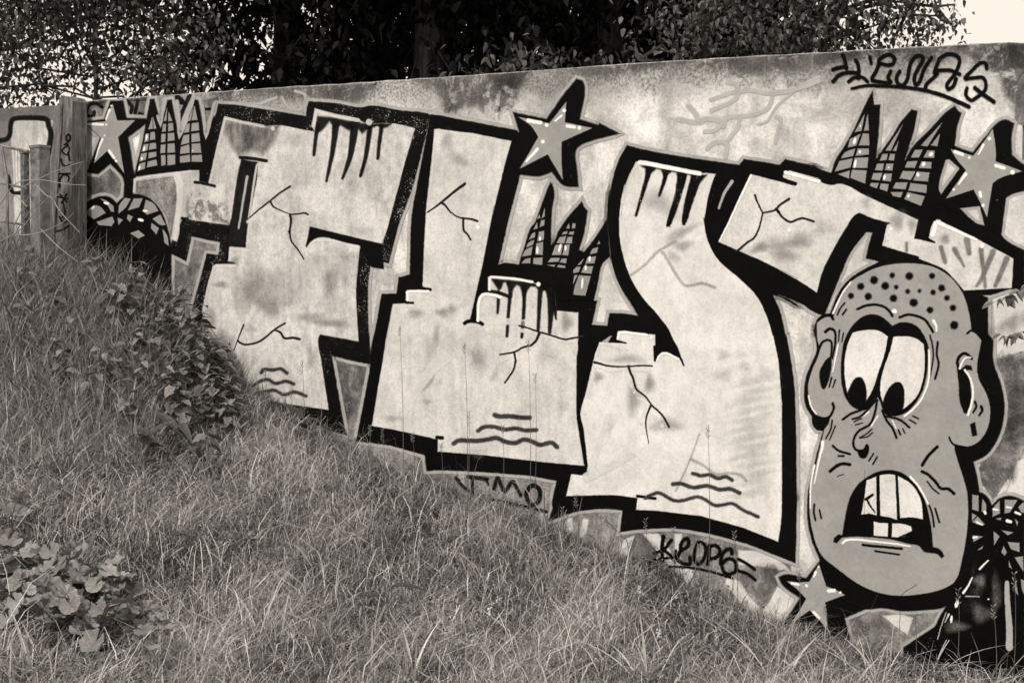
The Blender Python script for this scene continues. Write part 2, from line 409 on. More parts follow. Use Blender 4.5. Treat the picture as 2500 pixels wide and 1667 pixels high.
for s in ("N 860,420 770,650 730,660 725,560 760,455", "N 940,400 1090,400 1180,520 1250,640 1420,745 1425,930 1250,770 1060,560", "N 1240,400 1315,400 1295,640 1240,600",
          "N 1740,820 1850,845 1960,1000 2085,1120 2125,1080 2225,905 2352,960 2300,1250 2100,1270 1950,1150 1740,900",
          "N 1850,555 2100,580 2300,700 2352,760 2000,705 1860,700", "N 215,255 265,250 272,380 200,395", "N 370,255 425,260 400,380 330,620 265,600",
          "N 165,470 290,440 285,520 235,570 160,520", "M 2290,-20 2385,-60 2385,320 2180,290", "L 2050,-200 2390,-330 2390,290 2090,370",
          "M 1000,1460 1180,1445 1290,1480 1240,1640 1120,1560", "A 800,850 830,880 760,1180 720,1180"): c.poly(s, soft=2.5)
c.build()
c = Coat('grime_patch', GRIME, .9, label='rough dark mottled patches of bare concrete between painted shapes')
for s in ("N 1850,800 1960,730 2100,700 2330,730 2200,900 2100,1110 2060,1100 1930,960", "J 90,140 380,170 330,400 200,700 130,500", "N 880,420 960,430 1220,700 1400,930 1200,900 760,700",
          "L 2090,380 2390,300 2390,900 2300,1250 2230,1568 1940,1568 1880,1370 2100,1150 2200,850", "M 1940,60 2240,60 2150,300 2060,340 1960,250", "M 640,1480 860,1420 1000,1480 1060,1600 650,1640",
          "E 2060,110 2300,90 2385,110 2385,900 2290,800 2180,600 2100,400 1800,220", "C 700,210 1000,190 1420,150 1400,420 1250,560 1000,420 820,480 740,480", "A 1310,1000 1650,900 1660,1200 1620,1400 1480,1100 1310,1050",
          "A 830,900 1060,800 1160,960 1150,1080 900,1060 790,1100", "E 520,150 1700,120 1500,300 1000,240 560,260", "A 470,500 700,500"): 
    if len(P(s)) > 2: c.poly(s, soft=9, sm=True)
c.build()
c = Coat('faint_line', PALE, 1.3, label='faint grey branching spray line left from older paint')
for s, w in (("D 2352,190 2130,270 1900,310 1700,280 1590,300 1540,370 1330,470", 22), ("D 1320,370 1480,310 1570,290 1560,230 1480,200", 20), ("D 1910,320 1870,440 1770,500 1600,530 1480,540 1430,620", 22),
             ("D 1590,540 1570,640 1470,770", 21), ("D 1280,840 1350,780 1470,790 1455,920", 21), ("D 2110,290 1950,430 1860,570 1770,605", 14), ("D 1940,530 1985,560 1960,660 1935,780", 17),
             ("D 1000,555 1200,590 1250,555 1400,570 1430,620", 26), ("D 1105,430 1160,490 1200,570", 26), ("D 1420,600 1360,660 1260,675", 20), ("E 0,570 130,560 250,500 390,430", 22),
             ("B 720,205 900,215 1000,180 1080,150", 14), ("B 1130,150 1190,240 1250,275 1330,250 1355,130 1260,90", 14)): c.stroke(s, w, soft=1.8)
c.build()
c = Coat('old_lettering', BLACKT, 1.3, label='half-hidden black letters of an older tag along the coping')
for s, w in (("A 975,240 930,210 870,215 830,270 835,320 890,335 905,290", 17), ("A 1225,190 1265,240 1250,300", 18), ("A 1320,185 1295,300", 16), ("A 1410,285 1370,320 1340,305", 16), ("A 1940,262 2025,262", 14),
             ("A 1820,140 1750,300 1730,380", 26), ("A 1700,150 1740,190", 30)): c.stroke(s, w)
c.build()
c = Coat('grime_patch', GRIME2, .9, label='dark lichen and soot creeping down from the coping')
for s in ("E 1700,60 2000,60 2300,60 2400,80 2400,700 2280,640 2180,560 2100,400 1950,300 1750,180", "E -20,170 600,120 1700,90 1750,160 1400,240 1000,200 600,280 300,250", "C 400,130 800,110 1500,60 1500,180 1380,330 1250,480 1150,380 900,420 760,480 700,330", "B 500,60 900,30 2000,-20 2000,90 1850,200 1400,170 1000,130 800,110 620,220 520,200", "A 740,190 1000,160 1400,140 1350,200 900,230 800,330 740,420", "D 0,20 800,-40 2352,-100 2352,60 1600,120 1000,40 500,120 200,160"):
    c.poly(s, soft=12, sm=True)
c.build()
# ---- silhouettes of the black mass: grey halo first, black on top
BL1 = "B 410,545 470,400 505,300 522,212 720,226 1040,275 1365,330 1370,250 1388,186 1640,205 1900,245 C 20,425 300,470 560,500 600,520 450,1110 370,1360 290,1568 G 390,562 225,530 200,700 192,850 195,1100 215,1400 F 1985,1330 1800,1295 1612,1248 J 45,80 100,400 160,740 X 848,1062 X 760,1040 X 640,1020 X 575,985 X 545,955 F 200,1150 290,740 360,480 415,272 525,284 542,165 270,108 218,345 60,268 80,150 B 180,1320 150,1295 345,1335 B 345,960 345,840 375,640"
BL2 = "C 595,508 700,522 1050,590 1430,662 1440,900 1450,1082 1400,1290 1330,1568 G 1440,572 1500,556 1640,572 1900,560 H 0,560 200,600 400,700 560,690 480,760 400,1108 430,1110 378,1342 520,1350 545,1228 700,1240 900,1280 990,1440 600,1440 K 470,60 400,250 280,750 345,1290 330,1335 180,1320 130,1530 X 1374,1245 X 1352,1245 J 2150,1500 2192,1268 1900,1215 1500,1185 1150,1168 950,1172 930,1022 600,930 280,888 X 868,1085 J 350,500 415,150 F 1985,1330 G 215,1410 270,1150 322,850 465,850 485,692 592,668 600,300 625,0"
BL3 = "D 515,805 700,850 1000,905 1300,950 1590,992 1632,935 1980,990 2030,937 2352,1015 E 300,1270 520,1345 I 840,60 1360,250 1560,180 X 2320,470 X 2430,440 X 2502,420 X 2502,715 I 2260,1080 2010,1140 1780,1090 1300,860 900,840 600,1150 450,1325 400,1325 200,1210 0,1132 H 2352,1168 2230,1090 2110,1060 2180,1230 2230,1450 K 2240,0 2290,300 2318,560 2332,1000 2335,1568 M 180,300 175,700 165,955 N 2150,582 2000,520 1750,445 1500,385 1250,350 1100,350 900,362 720,385 748,178 600,165 450,170 250,205 90,265 35,280 X 1350,1240 K 130,1400 330,1280 240,750 300,400 H 600,1400 541,1230 700,1240 812,1256 760,1160 640,980 590,850 560,720 520,330 525,300 540,60 D 330,1480 345,1300 400,1050 450,920"
STAR = [  # black shape, grey face, label
 ("A 1060,183 1182,178 1215,345 1400,352 1418,390 1230,532 1262,700 1283,845 1300,900 1275,1085 1185,1105 1182,930 1060,788 942,884 833,870 900,690 962,532 798,382 1000,358",
  "A 1082,215 1125,372 1295,370 1135,532 1192,872 1035,658 905,778 975,545 828,397 1012,380", 'grey five-pointed star with black drop shadow above the round cobwebbed shape at far left'),
 ("C 1990,168 2050,185 2072,250 2025,555 2200,610 D 250,590 440,690 320,725 180,762 40,830 C 1985,860 2000,1050 2012,1205 1868,1188 1755,1060 1640,1100 1445,1085 1330,900 1440,670 1385,488 1705,552 1860,330",
  "C 1895,390 1882,585 2140,640 1850,772 1850,950 1862,1135 1718,890 1455,1025 1630,725 1560,620 1440,535 1735,595", 'grey star with a blurred black upper spike in the middle of the wall top'),
 ("E 2120,850 2180,832 2260,870 2235,1000 2240,1170 2352,1260 X 2502,402 X 2502,478 I 2100,560 1560,280 1400,100 E 1560,1540 1660,1400 1700,1340 1600,1200 1650,1070 1860,1148 1980,1000",
  "E 2055,925 2085,1130 2082,1232 2335,1326 2120,1395 2055,1440 I 2000,390 1935,250 1872,128 1610,215 E 1700,1460 1800,1318 1710,1210 1655,1118 1870,1180 1960,1060", 'grey star beside the right crown, touching the right end of the wall'),
 ("M 400,930 270,1098 60,1063 5,1090 30,1150 205,1290 120,1430 20,1590 0,1720 700,1720 640,1480 850,1392 800,1200 500,1000",
  "M 393,968 430,1080 462,1175 560,1215 640,1258 450,1330 465,1450 482,1620 400,1500 305,1405 200,1480 110,1590 200,1420 272,1295 180,1200 88,1128 200,1140 300,1132", 'grey star low in the grass under the chin of the painted face')]
CROWN = ["A 1285,910 1315,780 1360,600 1400,385 1440,165 1480,163 1515,300 1540,420 1565,300 1592,178 1645,170 1680,350 1720,535 1790,330 1862,165 1900,178 1940,370 1975,545 2030,360 2062,320 2000,980 1910,952 1905,845 1600,870",
 "C 1745,1158 1710,1230 1600,1530 G 1750,220 1690,400 1635,590 1640,760 2000,960 H 0,1120 390,1115 460,800 550,720 525,325 400,520 222,742 262,600 300,470 335,255 300,215 278,165 150,310 60,440 0,568 G 1945,385 1948,180 1960,0 C 1780,1300 1765,1185",
 "E 905,560 835,690 720,940 620,1110 550,1220 508,1350 700,1430 I 850,150 1360,300 1640,200 E 1640,1520 1640,1200 1692,1065 1715,900 1757,770 1720,745 1692,700 1600,770 1450,930 1300,1080 1213,1224 1250,1100 1300,940 1335,752 1280,735 1180,850 1080,1010 938,1205 960,1000 980,690 918,690"]
BALL = "A 715,1320 760,1240 830,1160 960,1095 1060,1105 1118,1160 1190,1100 1300,1072 1420,1105 1530,1210 1600,1370 1645,1620 1640,2300 700,2300 690,1500"
HEADB = "I 1250,798 1000,815 800,885 640,1010 560,1130 475,1320 425,1322 365,1390 342,1480 L 342,100 370,290 320,420 268,550 252,760 275,850 325,930 335,1000 375,1055 430,1062 380,1250 300,1568 M 280,400 290,600 330,760 400,930 470,1150 650,1330 850,1395 1000,1385 1170,1412 1400,1405 1600,1372 1750,1230 1830,1000 1950,700 1930,300 1900,100 L 1870,1360 2000,1290 2120,1100 2168,850 2135,620 2062,400 2062,190 2010,140 I 2010,1160 1870,1110 1780,1080 1700,980 1600,885 1500,828 1380,800"
COBR = "M 1780,300 1860,278 1960,285 2010,330 2045,400 2130,330 2240,312 X 2502,1222 X 2502,1760 X 2200,1760 M 1200,1760 1490,1568 1540,1480 1610,1360 1750,1150"
c = Coat('letter_halo', HALO, 1.7, label='thin grey halo line sprayed round the black letter edges')
for s in [BL1, BL2, BL3]+[a[0] for a in STAR]: c.stroke(s, 32, soft=1.6, closed=True, sm=False)
for s in CROWN+[BALL, HEADB, COBR]: c.stroke(s, 32, soft=1.6, closed=True, sm=False)
c.build()
for nm, s, mt, lb in (('letter_shadow', BL1, BLACKW, 'worn speckled black outline and shadow of the leftmost big letter'), ('letter_shadow', BL2, BLACK, 'black outline and shadow of the second big letter'),
                      ('letter_shadow', BL3, BLACK, 'black outline and shadow of the big S-shaped letter and its arm')):
    Coat(nm, mt, 2.1, label=lb).poly(s, jit=.7).build()
# ---- letter fills
def letter(label, mat, fill):
    return Coat('painted_letter', mat, 3, label=label).poly(fill, soft=1.3).build()
F1 = "A 1285,1065 1287,938 1430,903 1840,850 1908,848 1908,952 B 445,975 520,650 590,340 760,385 960,425 1110,418 1300,452 1448,480 1432,440 1455,265 1640,315 1870,362 1900,385 2190,400 2352,432 C 445,645 330,1040 190,1568 F 2090,180 1900,150 1885,190 1860,400 1843,600 1850,850 1865,1110 1500,1043 1482,1080 1510,1300 1550,1568 X 803,1000 X 700,985 X 572,962 F 200,1300 340,980 380,850 480,400 510,382 690,372 680,350 618,342 632,212 F 640,-40 B 640,1372 400,1340 150,1298 A 1720,1440 1695,1530 1638,1500 1660,1300 1640,1100 1310,950"
L1 = letter('first big letter at left, stained cream fill with an I-shaped black notch', OLD, F1)
F2 = "C 638,650 1000,690 1368,765 1300,1010 1180,1500 G 1400,0 1290,560 1165,1115 1240,1115 1250,930 1300,845 1345,840 1343,690 1400,680 1770,738 1850,800 1980,850 2000,1015 2205,1032 2200,1400 K 228,200 224,700 255,960 300,1238 J 2100,1090 1500,1020 1058,985 1060,870 700,790 428,740 490,350 555,0 G 345,1540 435,950 620,940 555,912 565,818 780,812 718,780 730,400 755,0"
L2 = letter('second big letter, cream fill with black paint drips in its upper right corner', MID, F2)
F3 = "D 600,965 650,955 1215,1070 1290,1072 1360,1080 1300,1260 1255,1500 H 1440,320 1480,530 1580,720 1800,915 1950,1070 2050,1270 2105,1450 K 2110,0 2165,300 2192,650 2192,1568 N 2260,300 2235,475 1900,340 1500,230 1100,182 878,170 893,58 600,28 210,38 K 130,1530 180,1322 335,1335 345,1300 300,900 268,750 320,540 400,200 450,60 700,72 600,40 H 615,1490 622,1410 980,1440 K 980,130 980,240 1050,155 1210,205 1250,290 1215,150 1140,0 H 1120,1400 1000,1240 860,1080 750,900 680,700 640,480 645,250 690,0 D 460,1480 490,1280 540,1110"
L3 = letter('third big letter, a tall cream S with the smoothest fill', WARM, F3)
F4 = "D 1700,1080 1850,1120 2010,1160 2010,1090 2070,1048 2352,1122 E 60,1330 300,1390 510,1460 I 600,75 840,190 1340,420 1300,600 1500,632 1445,590 1480,460 1520,415 1900,600 2250,790 2245,930 2235,1070 1780,1092 1600,900 1350,790 1352,770 1000,665 1045,470 1085,450 900,400 780,350 740,368 640,510 530,700 430,900 370,1112 200,1000 0,888 H 2352,905 2000,730 1590,552 1700,340 1870,0 D 1600,1290"
L4 = letter('long right arm of the last letter, cream fill streaked with grey at its tip', MID, F4)
# ---- bare pockets left between the black parts
c = Coat('wall_pocket', MID, 3.4, label='light gap of bare wall between black outlines, rimmed in grey')
h = Coat('pocket_rim', HALO, 2, label='grey rim round the small light gaps')
h.layer = 2.9
for s in ("H 545,698 480,760 435,950 398,1110 430,1112 380,1342 520,1350 540,1230 700,1235 812,1252 700,1080 610,900", "I 900,545 845,540 700,730 600,950 520,1150 455,1310 495,1312 600,1080 700,970 960,818 838,790 870,650",
          "I 1745,310 1930,290 1972,470 1900,450", "E 1605,1222 1640,1215 1735,1300 1560,1545 1542,1500", "I 2400,140 2260,170 2185,210 2160,400 2140,560 2170,600 2400,730"):
    h.poly(s, soft=1.5); c.poly(s, soft=1.3, inset=7.)
h.build(); c.build()
# ---- parts of the letters
def line(parent, name, mat, layer, items, label=None, soft=1.3):
    c = Coat(name, mat, layer, parent, label)
    for it in items:
        s, w = it[0], it[1]; c.stroke(s, w, it[2] if len(it) > 2 else None, soft=soft, sm=not (len(it) > 3))
    return c
def crack(parent, lst, echo=(), dots=()):
    for i, it in enumerate(lst): line(parent, 'crack_line', CRACKP, 5, [(it[0], it[1]*.85, it[2]*.85)], soft=.9).build()
    if echo or dots:
        c = line(parent, 'highlight', WHITET, 4, list(echo), soft=1.6)
        for d in dots: c.dot(*d, soft=1.8)
        c.build()
def mists(parent, lst, mat=SMUDGE, label='soft grey overspray'):
    c = Coat('overspray', mat, 4, parent, label); c.layer = 3.5
    for d in lst: c.mist(*d)
    c.build()
# letter 1
c = Coat('black_notch', BLACKT, 4, L1, 'black I-shaped notch with a grey sheen line'); c.poly("B 745,740 905,770 890,960 820,1310 F 800,60 790,215 640,205 620,340 600,200 640,-40 B 650,1300 700,950"); c.stroke("B 735,725 850,735 985,757", 16); c.build()
Coat('black_notch', BLACK, 4, L1, 'black bar with a hooked left end inside the letter').poly('F 1400,12 1700,85 2090,178 2110,420 1990,400 1883,195 1700,158 1560,118 1480,118 1430,145 1378,215 1362,200 1385,100').build()
line(L1, 'highlight', PALE, 5, [("B 803,910 770,1100 722,1400", 12, 8)]).build()
line(L1, 'serif', BLACKT, 4, [("B 300,960 400,975 490,998", 14), ("A 1725,1300 1800,1310", 10)]).build()
c = Coat('overspray', GRIME, 3.5, L1, 'stained left arm'); c.poly("A 1880,1050 2180,1200 2190,1360 1780,1310 1800,1100", soft=8); c.build()
c = Coat('bare_patch', BARE, 3.5, L1); c.poly("A 1310,955 1670,905 1690,1150 1640,1480 1600,1300 1480,1130 1310,1060", soft=3); c.build(); c = Coat('overspray', BARE2, 3.6, L1); c.poly("B 600,385 640,375 950,435 1105,425 1060,560 950,700 840,650 720,710 640,600 590,480", soft=7); c.build()
line(L1, 'highlight', WHITET, 5, [("A 1290,1050 1297,935 1430,907 1830,858", 11, None, 1), ("B 448,960 520,640 592,347 760,388 960,428", 13, None, 1), ("B 1436,425 1462,278 1640,325 1865,370", 17, None, 1),
    ("F 382,840 430,600 487,400 512,388 690,392", 15, None, 1), ("F 637,330 643,222 820,245", 13, None, 1), ("F 1380,232 1420,170 1480,145 1600,145 1720,175 1830,208", 13), ("B 920,800 890,830 820,1300", 9),
    ("A 1700,900 1730,1000 1720,1200 1680,1500", 40, 22)]).dot('B', 1050, 450, 20).dot('B', 1970, 388, 30).dot('B', 2045, 445, 18).dot('B', 1230, 1045, 15).dot('B', 1005, 808, 18).dot('F', 1850, 210, 18).dot('F', 860, 272, 16).dot('F', 800, 175, 11).dot('F', 1228, 1142, 16).dot('A', 2050, 1052, 14).build()
crack(L1, [("B 820,1305 900,1235 1020,1140 1120,1060 1215,1000", 7, 11), ("B 1025,1145 1050,1190 1090,1215 1200,1262", 12, 4), ("B 1210,1270 1300,1262 1350,1255 1382,1268", 7, 11),
           ("B 1212,1268 1222,1340 1205,1440 F 1210,50 1225,150 1290,235 1345,325", 13, 7), ("F 770,950 745,1010 710,1100 650,1260", 9, 4), ("F 710,1100 740,1125 800,1140 930,1105 1060,1000 1165,935", 11, 10), ("F 1065,1000 1120,1025 1160,1078 1240,1075 1305,1088", 11, 14)],
      [("B 812,1340 900,1260 1000,1210 1090,1262 1180,1300 1195,1480 F 1200,60 1230,190", 16), ("F 720,1172 850,1170 930,1150 1030,1065 1190,1115", 10), ("B 1095,1140 1160,1080", 10)])
def waves(parent, lst):
    for s, w in lst: line(parent, 'wave_line', WAVEP, 5, [(s, w)], soft=2.2).build()
waves(L1, [("F 935,1410 965,1378 1050,1383 1120,1372 1185,1412", 15), ("F 862,1532 930,1488 1005,1475 1075,1512 1170,1490 1248,1515", 15), ("O 1820,1445 1900,1442 2000,1438 2100,1418 2180,1452 2260,1432 2345,1462", 15)])
# drips of letter 1
def drips(parent, band, lst, mat=BLACKT):
    if band:
        c = Coat('paint_drip', mat, 4, parent, 'black paint pooled along the upper edge')
        for b in band: c.poly(b, soft=3.)
        c.build()
    for s, w, w2 in lst: line(parent, 'paint_drip', mat, 4, [(s, w, w2)], soft=1.8).build()
drips(L1, ["B 1470,330 1600,340 1900,395 2190,400 2130,440 1980,440 1900,500 1840,420 1780,470 1700,420 1640,440 1590,380 1500,480 1455,490"],
      [("B 1478,400 1455,560 1440,700", 20, 15), ("B 1655,390 1615,690 1560,950", 34, 12), ("B 1835,400 1790,700 1715,925", 42, 12), ("B 1980,410 1940,700 1887,900", 26, 15), ("B 2090,420 2065,600 2052,735", 20, 15)])
mists(L1, [('F', 880, 560, 190, 260, .2, .9), ('F', 1010, 780, 160, 120, .5, .8), ('F', 1590, 540, 90, 160, .1, .6), ('F', 1430, 890, 200, 70, .15, .8), ('F', 1650, 940, 180, 50, .05, .8), ('F', 1760, 300, 120, 70, 0, .5), ('F', 560, 570, 100, 40, .1, .9), ('F', 840, 990, 60, 50, .5, .7),
           ('F', 620, 1130, 60, 130, 0, .6), ('B', 880, 1400, 70, 90, 0, .5), ('B', 1250, 560, 90, 90, 0, .6), ('F', 460, 900, 60, 130, 0, .8), ('F', 1420, 1260, 70, 140, 0, .5), ('B', 1880, 1420, 170, 60, 0, .5), ('F', 690, 340, 60, 60, 0, .8)])
# letter 2
line(L2, 'serif', BLACK, 4, [("G 705,800 790,812", 15), ("G 560,935 625,940", 12), ("G 1118,1132 1160,1112 1240,1118 1290,1142", 17), ("J 1050,850 1100,856", 18)]).build()
c = Coat('black_notch', BLACKT, 4, L2, 'black box with light arches between the drips')
c.poly("G 1370,705 1600,725 1770,745 1850,790 1990,860 2000,1100 1985,1080 1960,960 1920,900 1890,820 1865,830 1850,860 1800,785 1750,780 1710,840 1695,900 1675,880 1650,790 1620,765 1590,800 1570,880 1540,890 1530,790 1510,740 1490,745 1470,800 1440,830 1430,800 1400,750", soft=2.5)
c.stroke("G 1345,830 1430,838 1545,878", 18); c.build()
drips(L2, [], [("G 1555,860 1540,1000 1524,1255", 18, 14), ("G 1690,780 1685,1000 1665,1265", 20, 14), ("G 1842,820 1832,1000 1822,1200", 24, 15), ("G 1945,830 1945,1000 1932,1220", 44, 16), ("G 1442,900 1435,1035", 16, 12), ("G 1985,980 1990,1095", 20, 6)])
line(L2, 'highlight', WHITE, 5, [("G 1358,812 1357,710 1372,690 1600,708 1768,738", 11, None, 1), ("G 1248,1105 1257,930 1300,860 1400,866 1465,884", 14), ("G 575,912 571,840 590,828 770,828", 12, None, 1)]).dot('G', 1826, 760, 20).dot('G', 1245, 215, 20).build()
line(L2, 'highlight', WHITET, 4, [("C 565,1440 620,1000 645,665 672,658 1020,718", 12, None, 1), ("G 348,1560 380,1300 445,968 620,968", 16, None, 1), ("G 1300,1115 1600,1120 2000,1150", 32), ("G 1145,1155 1270,1160", 14), ("G 1165,185 1200,190", 18), ("J 560,340 600,150 640,0", 10),
    ("J 780,560 830,430 1000,200 1130,90", 42, 60), ("J 960,620 1100,740 1230,860", 20), ("J 730,180 900,160 980,190", 12), ("G 660,870 700,960", 18), ("G 540,1070 590,960", 12)]).dot('C', 1080, 736, 18).dot('C', 932, 1213, 18).dot('G', 745, 715, 15).dot('G', 795, 862, 12).dot('G', 1117, 338, 15).dot('J', 525, 352, 20).dot('J', 1775, 278, 20).build()
crack(L2, [("C 568,1445 640,1395 700,1350 820,1250 925,1172", 8, 16), ("C 700,1350 735,1375 760,1410 795,1450", 14, 8), ("C 795,1448 850,1485 900,1500 980,1508 1045,1527", 6, 13), ("G 1105,128 1110,240 1145,280 1175,332", 12, 10),
           ("G 1640,1155 1720,1175 1820,1212 1950,1248 2070,1285 2130,1278 2250,1255", 9, 10), ("G 1835,1225 1800,1300 1750,1345 1680,1362 1590,1408 1455,1432", 16, 8), ("G 1592,1408 1608,1490 J 1800,130 1780,210 1700,328", 11, 10)],
      [("C 572,1485 640,1420 690,1390 800,1450 860,1500 G 1085,280", 22, 12), ("G 1865,1258 1830,1320 1700,1385 1640,1400 1625,1480 J 1835,170", 14), ("G 1870,1258 2000,1290 2110,1322", 11), ("G 1655,1202 1740,1208", 20), ("J 1650,130 1740,90", 14), ("C 755,1345 820,1280 890,1235", 15)], [('G', 2130, 1320, 14), ('G', 1780, 1240, 12)])
waves(L2, [("J 1605,638 1650,650 1750,648 1850,660 1935,662", 21), ("J 1442,787 1500,752 1590,748 1700,775 1800,765 1900,783 2000,780", 18), ("J 1208,910 1260,880 1350,882 1450,882 1540,868 1620,855 1700,890 1790,905 1880,872 1960,890 2040,922 2140,900 2200,942", 20)])
mists(L2, [('G', 910, 1030, 80, 60, 0, .9), ('G', 1000, 1000, 60, 60, 0, .7), ('G', 650, 1040, 90, 60, 0, .8), ('J', 620, 670, 130, 40, 0, .6), ('J', 1440, 1000, 100, 60, 0, .4), ('G', 1230, 1430, 130, 110, .5, .45), ('J', 1440, 130, 100, 160, 0, .45), ('J', 1600, 260, 40, 90, .4, .5), ('C', 870, 940, 150, 70, .4, .6), ('C', 760, 780, 70, 120, 0, .7), ('J', 980, 330, 110, 25, -.9, .7),
           ('J', 960, 510, 60, 30, 0, .6), ('G', 850, 1250, 40, 130, .1, .5), ('G', 2100, 1130, 70, 100, 0, .9), ('G', 1900, 1420, 120, 150, 0, .4), ('J', 2250, 550, 70, 120, 0, .4), ('G', 780, 1400, 60, 150, 0, .4)])
# letter 3
c = Coat('black_notch', BLACK, 4, L3, 'black hooked tail in the waist of the letter'); c.stroke("K 1200,190 1235,230 1255,282", 12, 6); c.stroke("K 975,100 980,235", 12); c.stroke("K 600,40 705,68", 10, 6); c.stroke("N 890,40 1060,62", 14); c.build()
drips(L3, ["D 648,1000 700,992 1215,1085 1285,1085 1200,1190 1165,1300 1150,1150 1125,1090 1095,1080 1060,1140 1040,1200 1005,1120 990,1070 950,1055 900,1090 885,1150 860,1080 840,1040 800,1030 740,1080 710,1150 695,1090 690,1030"],
      [("D 725,1050 700,1150 655,1300 602,1475", 26, 12), ("D 888,1060 870,1150 825,1285", 24, 13), ("D 1050,1070 1000,1300 920,1540 H 1112,385", 44, 14), ("D 1180,1100 1110,1330 1070,1500 H 1257,378", 52, 16)], BLACKW)
line(L3, 'highlight', WHITE, 5, [("D 640,968 700,975 1000,1035 1215,1075", 20, None, 1), ("H 628,1475 642,1418 700,1415 905,1442", 13, None, 1), ("K 1003,235 1025,190 1060,168 1110,172 1190,218", 11)]).dot('H', 945, 1465, 16).dot('K', 1200, 222, 15).build()
line(L3, 'highlight', WHITET, 5, [("D 475,1350 500,1240 570,1060 640,970", 18, 14), ("K 432,185 455,75 560,92 660,125", 11, None, 1), ("K 340,560 395,380 410,300 450,300 520,335 620,335 700,318", 10), ("K 700,330 702,400 760,490", 12), ("K 775,330 890,335", 15), ("K 825,595 890,640 865,770", 14), ("K 950,750 1020,808", 12),
    ("K 370,1280 450,1000 540,760", 38, 26), ("K 330,1350 600,1220 760,1130", 45, 30)]).dot('K', 707, 132, 14).dot('K', 782, 538, 16).dot('K', 1048, 858, 22).dot('K', 850, 838, 16).dot('K', 312, 742, 16).build()
line(L3, 'highlight', PALE, 4, [("D 1522,1150 1450,1260 1395,1405", 15, 10)], 'grey sheen lines on the black gap').build()
crack(L3, [("K 400,250 450,262 520,282 620,292 730,290", 13, 7), ("K 730,290 850,282 955,285", 8, 9), ("K 728,290 745,350 770,400 790,480 815,520 890,580 950,660", 14, 9), ("K 955,668 1010,715 1060,770 1115,868", 10, 12), ("K 942,665 905,750 892,830 900,910 920,1025", 12, 4)])
c = line(L3, 'faint_line', PALE, 4, [("H 750,865 820,820 900,755 1000,650 1100,590 1180,545", 14), ("H 1055,650 1110,740 1180,860 1240,945 1300,972 1430,948 1550,985", 14), ("K 1405,935 1320,1170 1180,1480", 9), ("K 1330,1180 1450,1240 1560,1320 1700,1310 1800,1330 1855,1385", 14)]); c.mat = SMUDGE2; c.build()
waves(L3, [("K 1340,1312 1380,1322 1420,1335 1500,1325 1580,1358 1660,1345 1722,1378", 16), ("K 1152,1415 1230,1410 1350,1447 1480,1430 1600,1467 1700,1460 1790,1500", 18), ("N 965,60 1040,20 1110,12 1230,78 1330,80 1480,48 1620,122 1700,125 1800,110 1900,172 1975,205 2045,238", 15)])
mists(L3, [('D', 830, 1350, 190, 130, .6, .7), ('H', 1220, 470, 210, 60, -.5, .8), ('H', 1240, 590, 110, 60, -.2, .8), ('K', 780, 600, 90, 170, 0, 1.), ('K', 930, 450, 60, 110, 0, 1.), ('K', 720, 220, 200, 50, 0, .7), ('K', 1080, 850, 190, 80, 0, .9), ('K', 440, 390, 60, 60, 0, .8), ('K', 550, 880, 40, 100, .3, .4), ('H', 1150, 690, 80, 60, .5, .5)])
mists(L3, [('K', 1640, 180, 90, 60, 0, .9), ('K', 1790, 180, 70, 50, 0, .7), ('K', 1830, 290, 80, 60, .3, 1.), ('K', 1640, 380, 110, 80, 0, .8), ('K', 2060, 360, 110, 70, .3, .9)] +
      [('K', 1900+30*math.sin(i*2.1), 440+i*88, 230, 52, -.2, .85) for i in range(13)], SMUDGE2, 'rows of faint grey overspray')
# letter 4
line(L4, 'serif', BLACK, 4, [("D 1720,1040 1900,1090 2050,1150 2125,1172", 28, 18), ("I 1400,600 1500,632", 18, 8)]).build()
line(L4, 'highlight', WHITE, 5, [("D 1705,1095 1600,1310 1480,1568 H 1600,540", 12, 8), ("D 2050,1072 2100,1080 2352,1150", 18), ("E 75,1340 300,1400", 18, 10), ("I 1482,560 1512,452 1540,440", 26, 20, 1), ("I 1530,445 1700,520 1900,612", 20, 12)]).dot('I', 1955, 668, 22).dot('I', 108, 516, 20).dot('I', 1080, 505, 20).build()
crack(L4, [("H 1937,105 1960,170 2010,270", 12, 8), ("H 2010,272 2060,265 2130,245 2180,195 2265,140", 8, 14), ("H 2012,275 1995,350 1975,420 1930,510 1860,560 1805,608 1760,642", 8, 13), ("H 2135,238 2170,270 I 0,335 50,400 120,438 200,410 250,405 345,435", 13, 12)],
      [("H 2175,290 2120,285 2050,300 2020,350 2000,440 1940,550 1830,635", 12), ("H 2160,310 2180,380 2240,420", 12)])
mists(L4, [('I', 200, 620, 160, 90, -.2, .9), ('H', 1980, 610, 120, 60, -.4, 1.2), ('H', 2200, 660, 160, 90, .3, .9), ('H', 2150, 560, 200, 80, 0, .5), ('I', 840, 250, 60, 80, 0, .6), ('I', 1140, 430, 90, 110, .4, 1.), ('I', 1280, 470, 60, 90, 0, .8), ('I', 1600, 600, 60, 60, 0, 1.), ('I', 450, 500, 140, 90, 0, .4)])
c = line(L4, 'faint_line', SMUDGE, 4, [("I 1810,610 1830,740", 30, 22), ("I 1940,700 1985,1060", 22, 14), ("I 2060,720 1950,980 1900,1050", 26, 12), ("I 2190,790 2080,1050", 26, 18), ("I 1690,700 1780,860", 24, 10), ("I 1230,640 1230,720", 12), ("I 1560,680 1600,820", 20)], 'smeared grey streaks', soft=2.5); c.build()
